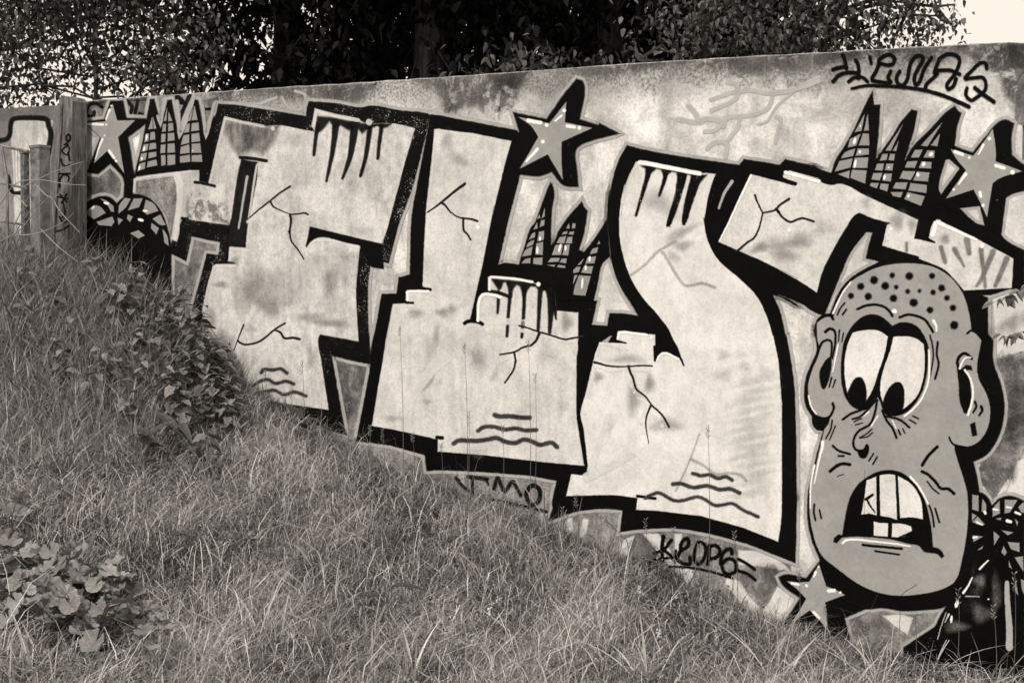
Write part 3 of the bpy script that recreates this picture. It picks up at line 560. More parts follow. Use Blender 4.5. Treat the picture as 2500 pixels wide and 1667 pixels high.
# ---- stars
for bl, gf, lab in STAR:
    st = Coat('painted_star', BLACK, 2.4, label=lab).poly(bl, soft=2.2).build()
    if lab.startswith('grey star beside'): STR3 = st
    Coat('star_face', GREY, 4.5, st).poly(gf, soft=1.2, jit=.3).build()
    h = Coat('highlight', WHITE, 5, st)
    if 'cobwebbed' in lab:
        h.stroke("A 1055,268 1020,360", 11, 8).stroke("A 850,405 990,411", 12).stroke("A 985,550 950,640 920,740", 12, 5).stroke("A 1050,662 1100,730", 14).dot('A', 1022, 412, 10).dot('A', 1118, 757, 13).dot('A', 1005, 516, 8).dot('A', 1072, 232, 8)
    elif 'blurred' in lab:
        h.stroke("C 1530,568 1650,590", 18).dot('C', 1708, 612, 18).stroke("C 1852,520 1790,572", 10).dot('C', 1875, 472, 18).stroke("C 1905,620 1975,632", 16).dot('C', 2022, 640, 20).dot('C', 1672, 770, 18).stroke("C 1622,838 1515,958", 15, 12)
    elif 'right crown' in lab:
        h.dot('E', 2025, 1016, 18).stroke("E 1968,1075 1920,1165", 13, 7).stroke("E 1695,1142 1768,1168", 16).dot('E', 1832, 1197, 15).stroke("E 2085,1272 2165,1296", 16).dot('E', 2245, 1336, 22).stroke("E 1798,1355 1730,1450", 17, 9).dot('I', 1685, 130, 13).stroke("I 1935,158 1943,195", 16).dot('I', 1965, 281, 16)
    else:
        h.stroke("M 362,1042 345,1085", 13, 8).stroke("M 130,1146 205,1160", 12).dot('M', 275, 1170, 15).stroke("M 485,1220 540,1218", 17).dot('M', 597, 1237, 12).stroke("M 340,1422 400,1480", 14).dot('M', 390, 993, 9)
    h.build()
# ---- crowns
def quads(t, s): return [' '.join([t]+q.split()) for q in s.split('|')]
CELLS = [quads('A', "1462,335 1425,455 1468,450|1468,335 1500,445 1475,452|1400,500 1430,495 1425,565 1385,580|1445,485 1485,480 1490,550 1440,560|1380,600 1425,595 1415,655 1360,670|1440,590 1495,585 1500,640 1430,650|1355,690 1410,680 1400,745 1340,765|1430,680 1500,670 1500,715 1425,735|1340,785 1395,770 1390,830 1320,855|1420,765 1500,745 1510,800 1410,820|1605,250 1572,378 1596,375|1618,290 1655,375 1615,378|1565,405 1595,405 1590,475 1555,480|1615,400 1660,395 1665,465 1615,475|1550,500 1590,500 1585,575 1545,580|1612,495 1670,490 1675,560 1610,570|1545,605 1588,600 1585,680 1540,685|1610,595 1675,590 1680,675 1608,680|1545,705 1588,705 1588,795 1550,805|1608,700 1680,700 1680,790 1608,800|1858,230 1800,380 1830,370|1866,230 1895,365 1838,370|1790,410 1820,400 1815,480 1765,490|1840,400 1905,390 1910,465 1835,475|1760,515 1815,505 1815,585 1735,605|1838,500 1910,490 1920,570 1838,580|1735,625 1815,600 1820,680 1728,690|1840,595 1920,590 1930,680 1838,680|1728,715 1820,700 1825,765 1728,775|1840,705 1935,700 1940,765 1840,765"),
 quads('G', "1835,90 1815,138 1842,128|1885,30 1855,130 1885,112|1812,170 1778,238 1818,225|1850,150 1885,145 1880,195 1838,215|1795,265 1765,275 1735,335 1790,310|1830,260 1880,250 1875,335 1815,350|1785,335 1730,365 1710,410 1775,380|1770,400 1705,430 1670,495 1755,480|1805,370 1870,355 1865,480 1795,475|1750,510 1700,520 1665,560 1745,560|1780,510 1865,505 1860,575 1775,565|2115,180 2092,228 2125,226|2152,180 2180,180 2175,225 2147,225|2065,260 2105,255 2095,280 2050,285|2125,260 2165,255 2160,285 2115,285|2030,310 2090,300 2070,370 2000,365|2105,310 2150,305 2145,370 2085,370|1990,385 2060,380 2040,480 1955,480|2080,385 2125,380 2110,485 2055,480|1945,510 2030,510 2015,545 1915,550|2050,515 2095,515 2090,560 2030,550|1905,575 1985,575 1975,592|2015,575 2080,585 2080,605 2005,595")
 + quads('H', "445,540 428,575 456,568|380,620 435,600 425,655 360,670|300,710 272,765 238,775|335,700 415,690 400,755 315,760|200,820 230,790 268,790 250,840 200,850|300,785 390,785 370,855 275,845|210,870 240,870 197,955|255,870 365,880 315,1065 200,1055 210,990"),
 quads('E', "830,780 735,955 800,940|860,780 870,935 825,940|790,970 690,1020 670,1100 750,1080|815,965 870,970 875,1080 775,1080|740,1110 640,1150 605,1205 720,1180|765,1110 870,1110 870,1165 745,1180|715,1205 590,1230 545,1330 695,1290|735,1200 865,1195 855,1295 715,1295|690,1320 575,1355 680,1395|710,1315 850,1320 835,1445 695,1390|1195,880 1030,1130 1080,1130|1155,1040 1100,1130 1130,1135|1000,1165 1050,1160 1040,1220 975,1225|1075,1160 1120,1165 1110,1225 1060,1220|950,1255 1015,1255 1000,1320 930,1315|1040,1255 1105,1255 1095,1320 1025,1315|915,1345 1000,1345 975,1415 895,1405|1020,1350 1090,1350 1080,1425 1000,1415|890,1440 965,1440 945,1490 880,1465|985,1445 1060,1450 1045,1520 975,1495|1575,860 1370,1080 1430,1090|1550,970 1465,1080 1525,1090|1310,1125 1385,1120 1350,1195 1275,1195|1430,1130 1500,1130 1495,1200 1395,1195|1240,1235 1335,1230 1310,1295 1215,1290|1375,1235 1470,1240 1465,1300 1350,1295|1195,1325 1315,1330 1270,1410 1165,1395|1335,1330 1450,1340 1435,1425 1295,1415|1130,1435 1240,1435 1220,1500 1100,1490|1270,1440 1425,1460 1420,1535 1250,1510")
 + quads('I', "1080,155 1195,155 1175,205 1100,190|1240,155 1405,195 1370,285 1210,220")]
CL = ['black crown with grey netted panels at the far left, its tips cut off by the wall top', 'black crown with grey netted panels in the middle, between the second letter and the S', 'tallest black crown with grey netted panels, under the tag at upper right']
HL = [lambda h: h.dot('A', 1408, 530, 10, 28, .15).dot('A', 1385, 640, 9, 24, .2).dot('A', 1362, 735, 9, 14).dot('A', 1340, 825, 9, 22, .2).dot('A', 1850, 660, 8, 5),
      lambda h: h.dot('G', 1815, 435, 12, 36).dot('G', 1840, 325, 10, 22).dot('G', 2030, 415, 11, 42, .25).dot('G', 2085, 415, 10, 28).dot('H', 355, 715, 11, 26, .1).dot('H', 318, 800, 10, 26).dot('H', 285, 945, 11, 55, .08),
      lambda h: h.dot('E', 735, 1040, 14, 32, .3).dot('E', 785, 1142, 12, 15).dot('E', 740, 1255, 13, 40, .2).dot('E', 1020, 1385, 12, 26, .2).dot('E', 1465, 1165, 18, 24, .7).dot('E', 1395, 1260, 18, 22, .4).dot('E', 1340, 1360, 15, 20).dot('I', 1250, 192, 12, 16, .4).dot('E', 1060, 1290, 8).dot('E', 790, 895, 8)]
for cr, ce, lb, hl in zip(CROWN, CELLS, CL, HL):
    o = Coat('painted_crown', BLACK, 2.5, label=lb).poly(cr, soft=1.8).build()
    k = Coat('crown_panel', CELL, 4.5, o)
    for q in ce: k.poly(q, soft=1.0, jit=.25)
    k.build(); hl(Coat('highlight', WHITE, 5, o)).build()
line(None, 'crown_edge', HALO, 5.0, [("A 1592,175 1562,300 1540,415 1515,330", 14, None, 1), ("A 1700,190 1715,350 1722,520 1765,430 1862,135", 18, None, 1), ("A 1940,230 1962,400 1976,525 2015,370 2058,205", 17, None, 1)], 'grey edge line between the tips of the left crown').build()
# ---- the round cobwebbed shapes
o = Coat('cobweb_ball', BLACK, 2.5, label='black rounded double ball with grey web panels behind the weeds at far left').poly(BALL, soft=1.8).build()
k = Coat('web_panel', CELL, 4.5, o)
for q in quads('A', "905,1180 830,1240 825,1260 905,1315 1015,1255 965,1195|965,1118 1010,1130 1090,1190 1095,1245 1065,1240 1030,1175|1145,1185 1200,1112 1255,1120 1210,1200 1140,1262|1285,1118 1370,1115 1335,1200 1230,1230|1400,1130 1470,1160 1520,1235 1410,1272 1375,1240|1465,1310 1540,1270 1590,1370 1540,1370|1455,1350 1525,1400 1500,1460 1450,1400|1560,1410 1600,1460 1620,1568 1580,1540|930,1340 1080,1290 1100,1340 1070,1380 950,1370|800,1310 850,1330 800,1400 755,1430|1230,1270 1275,1290 1250,1340 1220,1310|1130,1300 1180,1320 1140,1370|1330,1420 1390,1470 1330,1500 1250,1450"): k.poly(q, soft=1, jit=.25)
k.build()
Coat('highlight', WHITE, 5, o).dot('A', 1025, 1162, 28, 13, .3).dot('A', 885, 1212, 34, 11, -.6).dot('A', 1398, 1236, 26, 11, .1).dot('A', 1352, 1322, 28, 13, .3).dot('A', 785, 1345, 10, 34, .5).build()
o = Coat('cobweb_ball', BLACK, 2.5, label='black web-patterned shape running into the grass at the lower right corner').poly(COBR, soft=1.8).build()
k = Coat('web_panel', CELL, 4.5, o)
for q in quads('M', "1860,300 1920,310 1920,458 1860,440|1958,340 1990,390 1990,480 1950,460|1858,480 1900,500 1858,550|1912,510 1980,585 1930,590 1862,562|2062,430 2120,360 2125,478 2055,512|2172,350 2292,352 2220,470 2170,478|2345,375 2385,390 2385,480 2330,470 2300,420|2065,650 2120,700 2070,785|2200,752 2310,762 2312,848 2230,820|2138,850 2160,790 2190,850 2170,882|2265,900 2345,890 2350,1035|2208,930 2240,1010 2212,990|1868,690 1960,700 1870,752|2140,640 2250,660 2200,690|2085,530 2140,520 2130,545|2268,530 2298,560 2290,600|1910,830 1965,790 1950,820|2268,1100 2300,1260 2275,1230|2325,1110 2385,1130 2385,1300 2340,1220"): k.poly(q, soft=1, jit=.25)
k.build()
h = Coat('highlight', WHITE, 5, o)
for s, w, w2 in (("M 1775,1238 1825,1165 1860,1092", 11, 4), ("M 1932,1010 2012,928", 9, 5), ("M 2065,440 2105,445", 10, 8), ("M 2190,418 2230,424", 9, 8), ("M 2275,470 2318,488", 11, 9), ("M 2195,550 2228,558", 15, 13), ("M 1978,462 1985,480", 11, 10), ("M 1905,562 1955,588", 10, 6), ("M 1870,708 1905,706", 9, 9), ("M 1640,1440 1595,1520", 4, 3)): h.stroke(s, w, w2)
h.dot('M', 1712, 1345, 17, 38, .3).dot('M', 1660, 1490, 11, 36, .1).dot('M', 2015, 1298, 7).build()
Coat('highlight', PALE, 5, o).stroke("M 2192,1140 2195,1300 2215,1568 2215,1760", 20, 34).build()
line(o, 'drip_line', PALE, 5, [('M 1608,1430 1560,1568 1530,1680', 4), ('M 1630,1440 1600,1520', 3), ('M 1800,1270 1930,1275', 6, 3)], 'thin pale lines in the black').build()
mists(o, [('M', 2090, 1250, 50, 200, 0, .9), ('M', 1960, 1440, 110, 90, 0, .8), ('M', 1700, 1560, 120, 60, 0, .8), ('M', 1930, 1120, 70, 60, 0, .9)], BARE, 'worn thin patch in the black')
mists(o, [('M', 1900, 1200, 90, 220, 0, .5), ('M', 1850, 1350, 100, 100, 0, .4), ('M', 2080, 1400, 60, 250, 0, .3)], GRIME, 'thin patch in the black')
# ---- tags
def tagline(label, lst, mat=BLACK, name='painted_tag', soft=1.3):
    c = Coat(name, mat, 5, label=label)
    for it in lst: c.stroke(it[0], it[1], it[2] if len(it) > 2 else None, soft=soft)
    c.build()
tagline('black handwritten tag reading TENAS with a curved underline at the upper right', [("E 525,355 590,335 655,330", 19), ("E 620,215 640,260 655,345", 18), ("E 745,265 765,300 775,360 770,440", 18), ("E 528,468 590,405 680,382 770,390", 18), ("E 675,470 735,430 810,430 858,470", 17),
    ("E 880,235 893,300", 17, 14), ("E 975,300 965,270 1000,235 1060,212 1112,240 1105,295 1050,312 975,300 940,370 900,440 930,465 1075,478 1055,430 1080,370", 18), ("E 1165,370 1135,430 1150,490 1200,500 1240,440 1265,310 1310,235 1370,225 1385,270 1340,350 1305,430 1320,500 1360,460 1400,350 1470,240", 18),
    ("E 1412,535 1425,490 1520,400 1500,380 1530,290 1560,240 1640,205 1725,235 1735,300 1690,400 1620,490 1630,540 1680,510 1705,440", 18), ("E 1510,365 1640,360 1738,398", 18), ("E 1998,345 1985,295 1930,295 1850,370 1790,440 1880,432 1960,430 1990,490 1975,560 1900,620 1850,648 1800,600 1808,530", 17), ("E 1885,530 1960,590 2065,660", 20), ("E 708,535 850,508 1000,512 1200,522 1400,552 1600,610 1825,708", 14, 20)])
tagline('black handwritten tag reading KLOPS with an underline, low beside the grass', [("N 1138,425 1125,540 1132,650", 20, 16), ("N 1215,460 1150,545 1110,565 1045,580", 17, 12), ("N 1150,560 1200,600 1245,658", 16), ("N 1008,672 1080,637 1190,630", 11), ("N 1245,660 1258,560", 13),
    ("N 1305,560 1370,520 1378,460 1350,445 1310,490 1300,560 1275,640 1320,680 1390,685 1392,625", 17), ("N 1470,480 1440,560 1435,640 1470,690 1520,650 1545,560 1530,500 1490,478", 16), ("N 1580,510 1575,600 1562,690", 17), ("N 1575,520 1640,510 1680,560 1650,620 1580,640", 17),
    ("N 1795,590 1785,545 1730,560 1695,620 1690,690 1750,640 1810,650 1835,700 1825,760 1770,785 1720,765 1700,715", 17), ("N 1855,640 1930,680 2012,738", 15), ("N 1852,750 1940,780 2018,840", 15), ("N 1195,712 1350,718 1550,750 1700,790 1800,825", 10, 12)])
tagline('worn dark tag reading TIMO half hidden in the grass under the second letter', [("J 1235,1240 1300,1320 1400,1390", 18, 14), ("J 1350,1225 1440,1238 1530,1248", 18), ("J 1520,1250 1540,1300", 12), ("J 1390,1240 1385,1420", 15), ("J 1595,1340 1625,1240 1650,1270 1695,1365 1770,1270 1800,1310 1850,1400", 17), ("J 1930,1330 1905,1390 1930,1470 1980,1500 2030,1440 2030,1350 1980,1310 1935,1320", 20), ("J 1370,1435 1600,1452 1850,1500 2100,1560", 14)], BLACKT)
# ---- the face
face = Coat('painted_face', BLACK, 2.5, label='big grey cartoon face with crossed eyes and open toothy mouth, on a black shadow').poly(HEADB, soft=1.8).build()
Coat('face_skin', GREY, 4, face).poly("I 1250,835 1480,868 1640,960 1760,1110 1820,1280 1850,1480 L 1850,110 1900,140 1945,200 1905,480 1925,580 1990,700 2030,860 2000,1050 1900,1180 1800,1212 1690,1190 1690,1240 1720,1350 M 1760,100 1812,300 1812,600 1765,900 1690,1130 1600,1190 1450,1235 1180,1265 1000,1245 800,1170 560,1000 420,880 335,660 302,430 320,200 L 340,1500 445,1050 470,1000 500,930 440,932 370,910 310,800 290,640 330,480 400,300 378,180 375,20 I 380,1400 450,1352 530,1350 600,1180 660,1050 850,920 1000,862", soft=1.3, jit=.4).build()
k = Coat('ear', BLACK, 5, face, 'left ear drawn in black strokes')
for s, w, w2 in (("L 455,118 495,88 540,105 552,160 545,260 520,370", 14, 9), ("L 385,300 420,225 470,195 512,215 515,290 508,360", 12, 9), ("L 525,800 535,850 500,920 440,945 380,935", 12, 10), ("I 380,1380 440,1335 500,1330 530,1370", 12, 12), ("L 590,102 580,205", 8, 5), ("L 628,130 612,212", 7, 5), ("L 515,555 490,648", 9, 6), ("L 550,575 525,648", 8, 6)): k.stroke(s, w, w2)
k.poly("L 505,358 460,385 405,480 400,570 420,650 450,660 490,570 515,440", sm=True).poly("L 325,935 420,945 500,925 480,1000 430,1058 375,1055 335,1010").build()
k = Coat('ear', BLACK, 5, face, 'right ear drawn in black strokes')
for s, w, w2 in (("L 1735,478 1718,400 1750,340 1800,325 1855,370", 15, 13), ("L 1885,785 1898,830 1870,885", 12, 10), ("L 1945,830 1955,870 1925,915", 14, 10), ("L 1640,1125 1660,1170 1700,1200 1800,1220", 9, 9), ("L 1812,132 1850,105 1900,125 1948,180", 10, 9)): k.stroke(s, w, w2)
k.poly("L 1712,470 1760,470 1800,432 1850,440 1862,485 1810,480 1790,500 1830,560 1845,650 1850,760 1815,902 1780,890 1740,780 1730,610", sm=False).poly("L 1838,1000 1885,978 1910,1105 1860,1116").build()
k = Coat('freckle', BLACK, 5, face, 'round black dots across the bald crown of the head')
for x, y, r in ((700, 1145, 28), (793, 1055, 33), (921, 995, 37), (865, 1150, 33), (1027, 1050, 36), (1095, 948, 25), (1133, 1062, 20), (1107, 1168, 34), (1258, 957, 36), (1242, 1103, 22), (1300, 1210, 38), (1355, 1097, 17), (1476, 955, 27), (1486, 1112, 24), (1568, 1070, 32), (1618, 1165, 25), (1675, 1260, 29), (1456, 1280, 30), (1687, 1425, 39)): k.dot('I', x, y, r, soft=2.6)
k.build()
k = Coat('eyelid', BLACK, 4.6, face, 'black eyelids and rims joined over both eyes')
k.poly("L 603,500 615,300 640,190 690,90 760,10 I 830,1335 930,1322 1030,1370 1095,1432 1150,1405 1230,1398 1330,1435 1400,1530 L 1438,250 1438,400 1425,520 1380,690 1300,820 1230,885 1150,918 1050,920 1010,880 985,800 955,740 920,800 860,855 780,862 700,820 650,750 615,640", sm=False).build()
Coat('eye', WARM, 5.2, face, 'left eye white').poly("L 715,128 800,106 965,108 1052,162 1020,330 955,520 925,620 890,700 835,790 740,800 675,715 645,570 640,400 670,235", soft=1.1).build()
Coat('eye', WARM, 5.2, face, 'right eye white').poly("L 1108,165 1250,163 1330,185 1395,237 1405,400 1385,590 1330,730 1250,815 1190,855 1050,850 1010,795 980,670 1000,520 1050,370 1080,280", soft=1.1).build()
Coat('pupil', BLACK, 6, face).poly("L 780,547 820,575 848,670 838,800 760,845 690,790 665,720 690,640 730,572", sm=True).build()
Coat('pupil', BLACK, 6, face).poly("L 1150,596 1190,620 1212,700 1192,860 1100,912 1020,880 1005,800 1035,700 1090,622", sm=True).build()
k = Coat('face_line', BLACK, 5, face, 'black wrinkle, brow and nose lines')
for it in ("I 762,1272 850,1237 940,1230 1020,1252 1065,1290 1095,1335;12", "I 1165,1350 1240,1325 1320,1335 1400,1370 1450,1430 1485,1490;12", "I 570,1325 600,1260 640,1215;8", "I 620,1325 655,1275;9", "L 1455,150 1480,250 1488,350 1470,470 1450,565;7", "L 1530,215 1520,330 1538,430 1505,565;10",
    "L 520,960 505,1050 460,1135;7", "L 552,1015 495,1150;6", "L 620,955 700,900 780,870 880,830;11", "L 715,950 780,930 840,880 930,780;10", "L 730,975 800,945;6", "L 740,1005 810,987;6", "L 950,770 925,900 880,1000 780,1060 735,1120 722,1190 750,1245 820,1248 850,1200;11",
    "L 780,1128 850,1090 900,1045;6", "L 790,1130 860,1117 905,1080;6", "L 870,1350 915,1280;7", "L 910,1380 950,1310;8", "L 1040,925 1100,935 1180,965 1260,1030;11", "L 1000,870 1040,960 1100,1040 1135,1130;11", "L 1155,1055 1172,1098;8", "L 1195,1040 1215,1085;6", "L 1290,920 1345,945;7", "L 1260,955 1320,992;7",
    "L 525,1205 580,1250 690,1285;11", "L 580,1303 630,1303;9", "L 500,1450 560,1400 620,1378 690,1385;15", "L 570,1500 600,1485 632,1480;4", "L 1525,1215 1440,1300 1380,1392;15", "M 1380,80 1440,110 1510,180 1560,240 1630,245 1685,290;14", "M 1430,175 1480,240 1540,290;7", "M 815,780 900,790 1040,802 1185,817;12", "M 930,840 1050,857 1160,872;9",
    "M 350,395 345,470 360,545;9", "M 398,445 415,525;8", "M 1450,405 1480,500 1495,605;9", "M 1505,430 1545,565;9"): s, w = it.split(';'); k.stroke(s, float(w))
k.poly("L 765,1250 820,1245 852,1192 872,1215 868,1270 840,1320 800,1325 775,1300", sm=True).build()
k = Coat('highlight', WHITE, 5.6, face)
for it in ("L 1448,290 1445,560 1385,740 1300,850 1212,922;9;10", "L 577,240 550,380 525,498;8;5", "L 295,730 320,830 368,900;7;7", "L 430,1170 425,1230 395,1340 350,1568;17;5", "L 895,1018 960,918;7;6", "L 1095,965 1130,1038;7;5", "L 870,880 825,925;8;4", "L 1742,465 1770,395 1800,365 1845,362;9;6", "L 1790,482 1840,560 1868,680 1855,800 1820,912;8;11",
    "M 622,762 660,735 760,730 900,745 1100,768 1265,795;13;7", "M 1268,130 1340,210 1400,310 1437,388;12;7", "M 350,20 320,180 312,300 312,430;9;6", "I 700,1015 620,1120 530,1310;6;9", "I 1490,1395 1515,1430 1520,1480;12;5", "L 1490,10 1515,60 1518,110;14;8"): s, w, w2 = it.split(';'); k.stroke(s, float(w), float(w2))
k.dot('I', 1115, 1292, 26, 20, .3).build()
Coat('mouth', BLACK, 4.6, face, 'black open mouth with down-turned lip').poly("M 615,690 640,540 690,330 760,210 860,130 960,80 1060,65 1160,80 1270,150 1370,260 1420,400 1465,600 1485,798 1530,812 1575,850 1592,890 1565,908 1530,870 1400,845 1350,790 1250,770 1100,732 900,708 700,702 610,712 565,765 530,755 540,715 580,680").build()
for q, lb in (("M 850,165 940,130 945,495 870,482 800,490 830,320", 'narrow upper tooth with a black mark'), ("M 975,115 1060,105 1122,115 1140,540 1060,515 982,500", 'middle upper tooth'), ("M 1150,125 1250,180 1330,270 1372,370 1388,535 1280,515 1172,522", 'right upper tooth'), ("M 920,558 960,570 1055,575 1050,700 920,690", 'left lower tooth'), ("M 1097,575 1200,582 1275,605 1285,650 1190,705 1090,702", 'right lower tooth')):
    Coat('tooth', WARM, 5.2, face, lb).poly(q, soft=1.1).build()
line(face, 'tooth_mark', BLACK, 6, [("M 842,345 905,302", 13), ("M 852,345 880,400 930,468", 11, 6), ("M 1160,712 1230,680 1285,655", 9), ("M 1200,722 1290,722", 6)]).build()
line(face, 'wall_crack', BLACK, 6, [("M 832,60 829,250 828,720", 1.2), ("M 1330,1160 1190,1255 1172,1400 1165,1600", 1.8)], 'hairline crack in the wall through mouth and chin', soft=.4).build()
mists(face, [('L', 1480, 1370, 60, 20, -.6, .9), ('M', 1300, 860, 140, 30, .1, .5), ('M', 1250, 1050, 160, 60, 0, .2)], BLACKT, 'faint black smear')
# ---- damp and splashed soil along the wall foot
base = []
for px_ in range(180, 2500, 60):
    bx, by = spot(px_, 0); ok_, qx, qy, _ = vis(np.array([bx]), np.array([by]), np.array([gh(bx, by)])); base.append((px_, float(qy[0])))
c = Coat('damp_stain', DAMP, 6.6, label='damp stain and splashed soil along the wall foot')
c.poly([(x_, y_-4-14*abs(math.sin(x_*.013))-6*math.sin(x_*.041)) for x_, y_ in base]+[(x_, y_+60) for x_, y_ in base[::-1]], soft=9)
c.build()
# ---- graffiti on the short dark wall at far left (its face stands 5 cm back)
c = Coat('painted_letter', OLD, -61.5, wall2, 'pale rounded letter behind the railing'); c.poly("A 62,640 65,430 92,365 250,358 380,375 412,425 405,560 350,800 330,1568 90,1568 80,900", soft=1.5).poly("A 415,365 462,362 450,480 430,480", soft=1).build()
c = Coat('letter_outline', BLACKT, -61, wall2, 'black outline of the pale letter behind the railing'); c.stroke("A -60,560 20,540 50,480 55,400 90,348 250,340 390,352 418,420 440,500 420,640 385,820 350,1100", 22, 26, soft=2).stroke("A 30,900 70,1050 190,1080 200,1300", 18).build()
# ================================================================ things at the left end: post, railing, square posts
def box(V, F, x0, x1, y0, y1, z0, z1):
    i = len(V); V += [(x, y, z) for z in (z0, z1) for y in (y0, y1) for x in (x0, x1)]
    F += [(i, i+2, i+3, i+1), (i+4, i+5, i+7, i+6), (i, i+1, i+5, i+4), (i+2, i+6, i+7, i+3), (i, i+4, i+6, i+2), (i+1, i+3, i+7, i+5)]
def tube(V, F, pts, r0, r1=None, n=6):
    r1 = r0 if r1 is None else r1; i0 = len(V); L = len(pts)
    for k, p in enumerate(pts):
        p = Vector(p); a = Vector(pts[max(0, k-1)]); b = Vector(pts[min(L-1, k+1)]); d = (b-a).normalized()
        u = d.orthogonal().normalized(); w = d.cross(u); r = r0+(r1-r0)*k/max(1, L-1)
        for j in range(n): t = 2*math.pi*j/n; V.append(tuple(p+(u*math.cos(t)+w*math.sin(t))*r))
    for k in range(L-1):
        for j in range(n):
            a, b = i0+k*n+j, i0+k*n+(j+1) % n; F.append((a, b, b+n, a+n))
    F.append(tuple(i0+j for j in range(n))[::-1]); F.append(tuple(i0+(L-1)*n+j for j in range(n)))
m = N('weathered_wood'); co = m.coord((6, 6, .5)); v = m.noise(co, 9, 8, .7, .6); w = m.noise(m.coord(), 5, 5, .6)
m.grey(m.math('MULTIPLY', m.ramp(v, .3, .7, .03, .24), m.ramp(w, .3, .7, .75, 1.1))); m.bump(v, .7, .004); WOOD = m.m
m = N('rusty_steel'); v = m.noise(m.coord(), 30, 6, .7); m.grey(m.ramp(v, .35, .65, .05, .2)); m.b.inputs['Roughness'].default_value = .6; STEEL = m.m
m = N('pale_steel'); v = m.noise(m.coord(), 12, 6, .7); m.grey(m.ramp(v, .35, .65, .10, .21)); PALESTEEL = m.m
def at(px, py, dist):
    """point dist metres in front of the wall face seen at a photo pixel"""
    d = ray(px, py); t = (LX*NX + LY*NY - dist) / (d.x*NX + d.y*NY); return Vector((d.x*t, d.y*t, EYE+d.z*t))
# tapering leaning post
R = Matrix.Rotation(WA, 4, 'Z')
post = empty('tapered_post', at(150, 640, .2), WA); tag(post, 'tall tapering grey wooden post with a black scrawled tag, left of the painted wall', 'post')
prof = [(145, 240), (150, 236), (160, 235), (170, 238), (176, 247), (175, 330), (175, 620), (175, 720), (98, 720), (110, 560), (121, 430), (132, 340), (143, 262)]
iv = post.matrix_world.copy(); iv = Matrix.Translation(post.location) @ R; iv = iv.inverted()
front = [iv @ at(x, y, .2) for x, y in prof]; n = len(front); V = [tuple(p) for p in front]+[(p.x, p.y+.14, p.z) for p in front]
mesh('shaft', V, [tuple(range(n))[::-1], tuple(range(n, 2*n))]+[(i, (i+1) % n, (i+1) % n+n, i+n) for i in range(n)], WOOD, post)
V = []; F = []
seam = [iv @ at(x, y, .212) for x, y in ((152, 250), (148, 330), (138, 470), (128, 640))]; tube(V, F, seam, .006, .008); mesh('raised_ridge', V, F, WOOD, post)
def pface(p):
    q = iv @ at(p[0], p[1], .2); return (q.x, q.z)
c = Coat('scrawled_tag', BLACKT, 0, post, 'thin black scrawled tag running down the post', face=pface)
for s, w in (("A 655,505 635,525 640,560 670,560 672,520 655,505", 9), ("A 660,570 620,605", 9), ("A 640,600 665,640 640,700 595,660 650,605", 8), ("A 655,680 668,755", 9), ("A 585,740 600,790 640,810 665,790", 9), ("A 560,880 670,880", 9), ("A 615,885 575,930 572,1005", 10), ("A 620,885 660,910 655,960", 9),
             ("A 555,1100 650,1120", 8), ("A 575,1080 640,1150", 8), ("A 640,1075 590,1160", 8), ("A 605,1150 625,1250 600,1300", 7), ("A 570,1290 600,1340 660,1330", 8), ("A 545,1430 600,1415 655,1380", 9)): c.stroke(s, w, soft=.8)
post_ref[0] = post; c.build()
# square post beside the railing
def upright(name, px0, px1, ptop, pbot, dist, mat, label, cat, dep=.09):
    a, b = at(px0, ptop, dist), at(px1, ptop, dist); o = empty(name, (a+b)/2*1.0, WA); o.location.z = at(px0, pbot, dist).z
    w = (b-a).length; h = a.z-o.location.z; V = []; F = []
    box(V, F, -w/2, w/2, 0, dep, 0, h); pst = mesh('shaft', V, F, mat, o)
    V = []; F = []; box(V, F, -w/2-.006, w/2+.006, -.006, dep+.006, h, h+.02); mesh('cap', V, F, mat, o); return tag(o, label, cat)
upright('square_post', 73, 96, 362, 700, .55, PALESTEEL, 'pale square post at the right end of the metal railing', 'post')
upright('square_post', 49, 58, 375, 700, .35, STEEL, 'narrow dark post just behind the railing', 'post', dep=.05)
rail = empty('metal_railing', at(30, 560, .62), WA); tag(rail, 'bare metal railing with three bars and thin wires at the left frame edge', 'railing')
iv2 = (Matrix.Translation(rail.location) @ R).inverted()
def tb(name, pts, r, mat=STEEL, parent=rail, ivm=None, dist=.62, r1=None):
    V = []; F = []; tube(V, F, [(ivm or iv2) @ at(x, y, dist) for x, y in pts], r, r1); return mesh(name, V, F, mat, parent)
tb('rail', [(-60, 345), (0, 356), (68, 370)], .012, PALESTEEL); tb('rail', [(-60, 438), (0, 447), (67, 460)], .010); tb('rail', [(-60, 534), (0, 541), (62, 549)], .009)
tb('picket', [(4, 358), (18, 440), (18, 620)], .011, PALESTEEL, dist=.64); tb('picket', [(-14, 350), (-10, 620)], .011)
for x in (36, 43, 54): tb('wire', [(x, 366), (x+1, 455)], .0016)
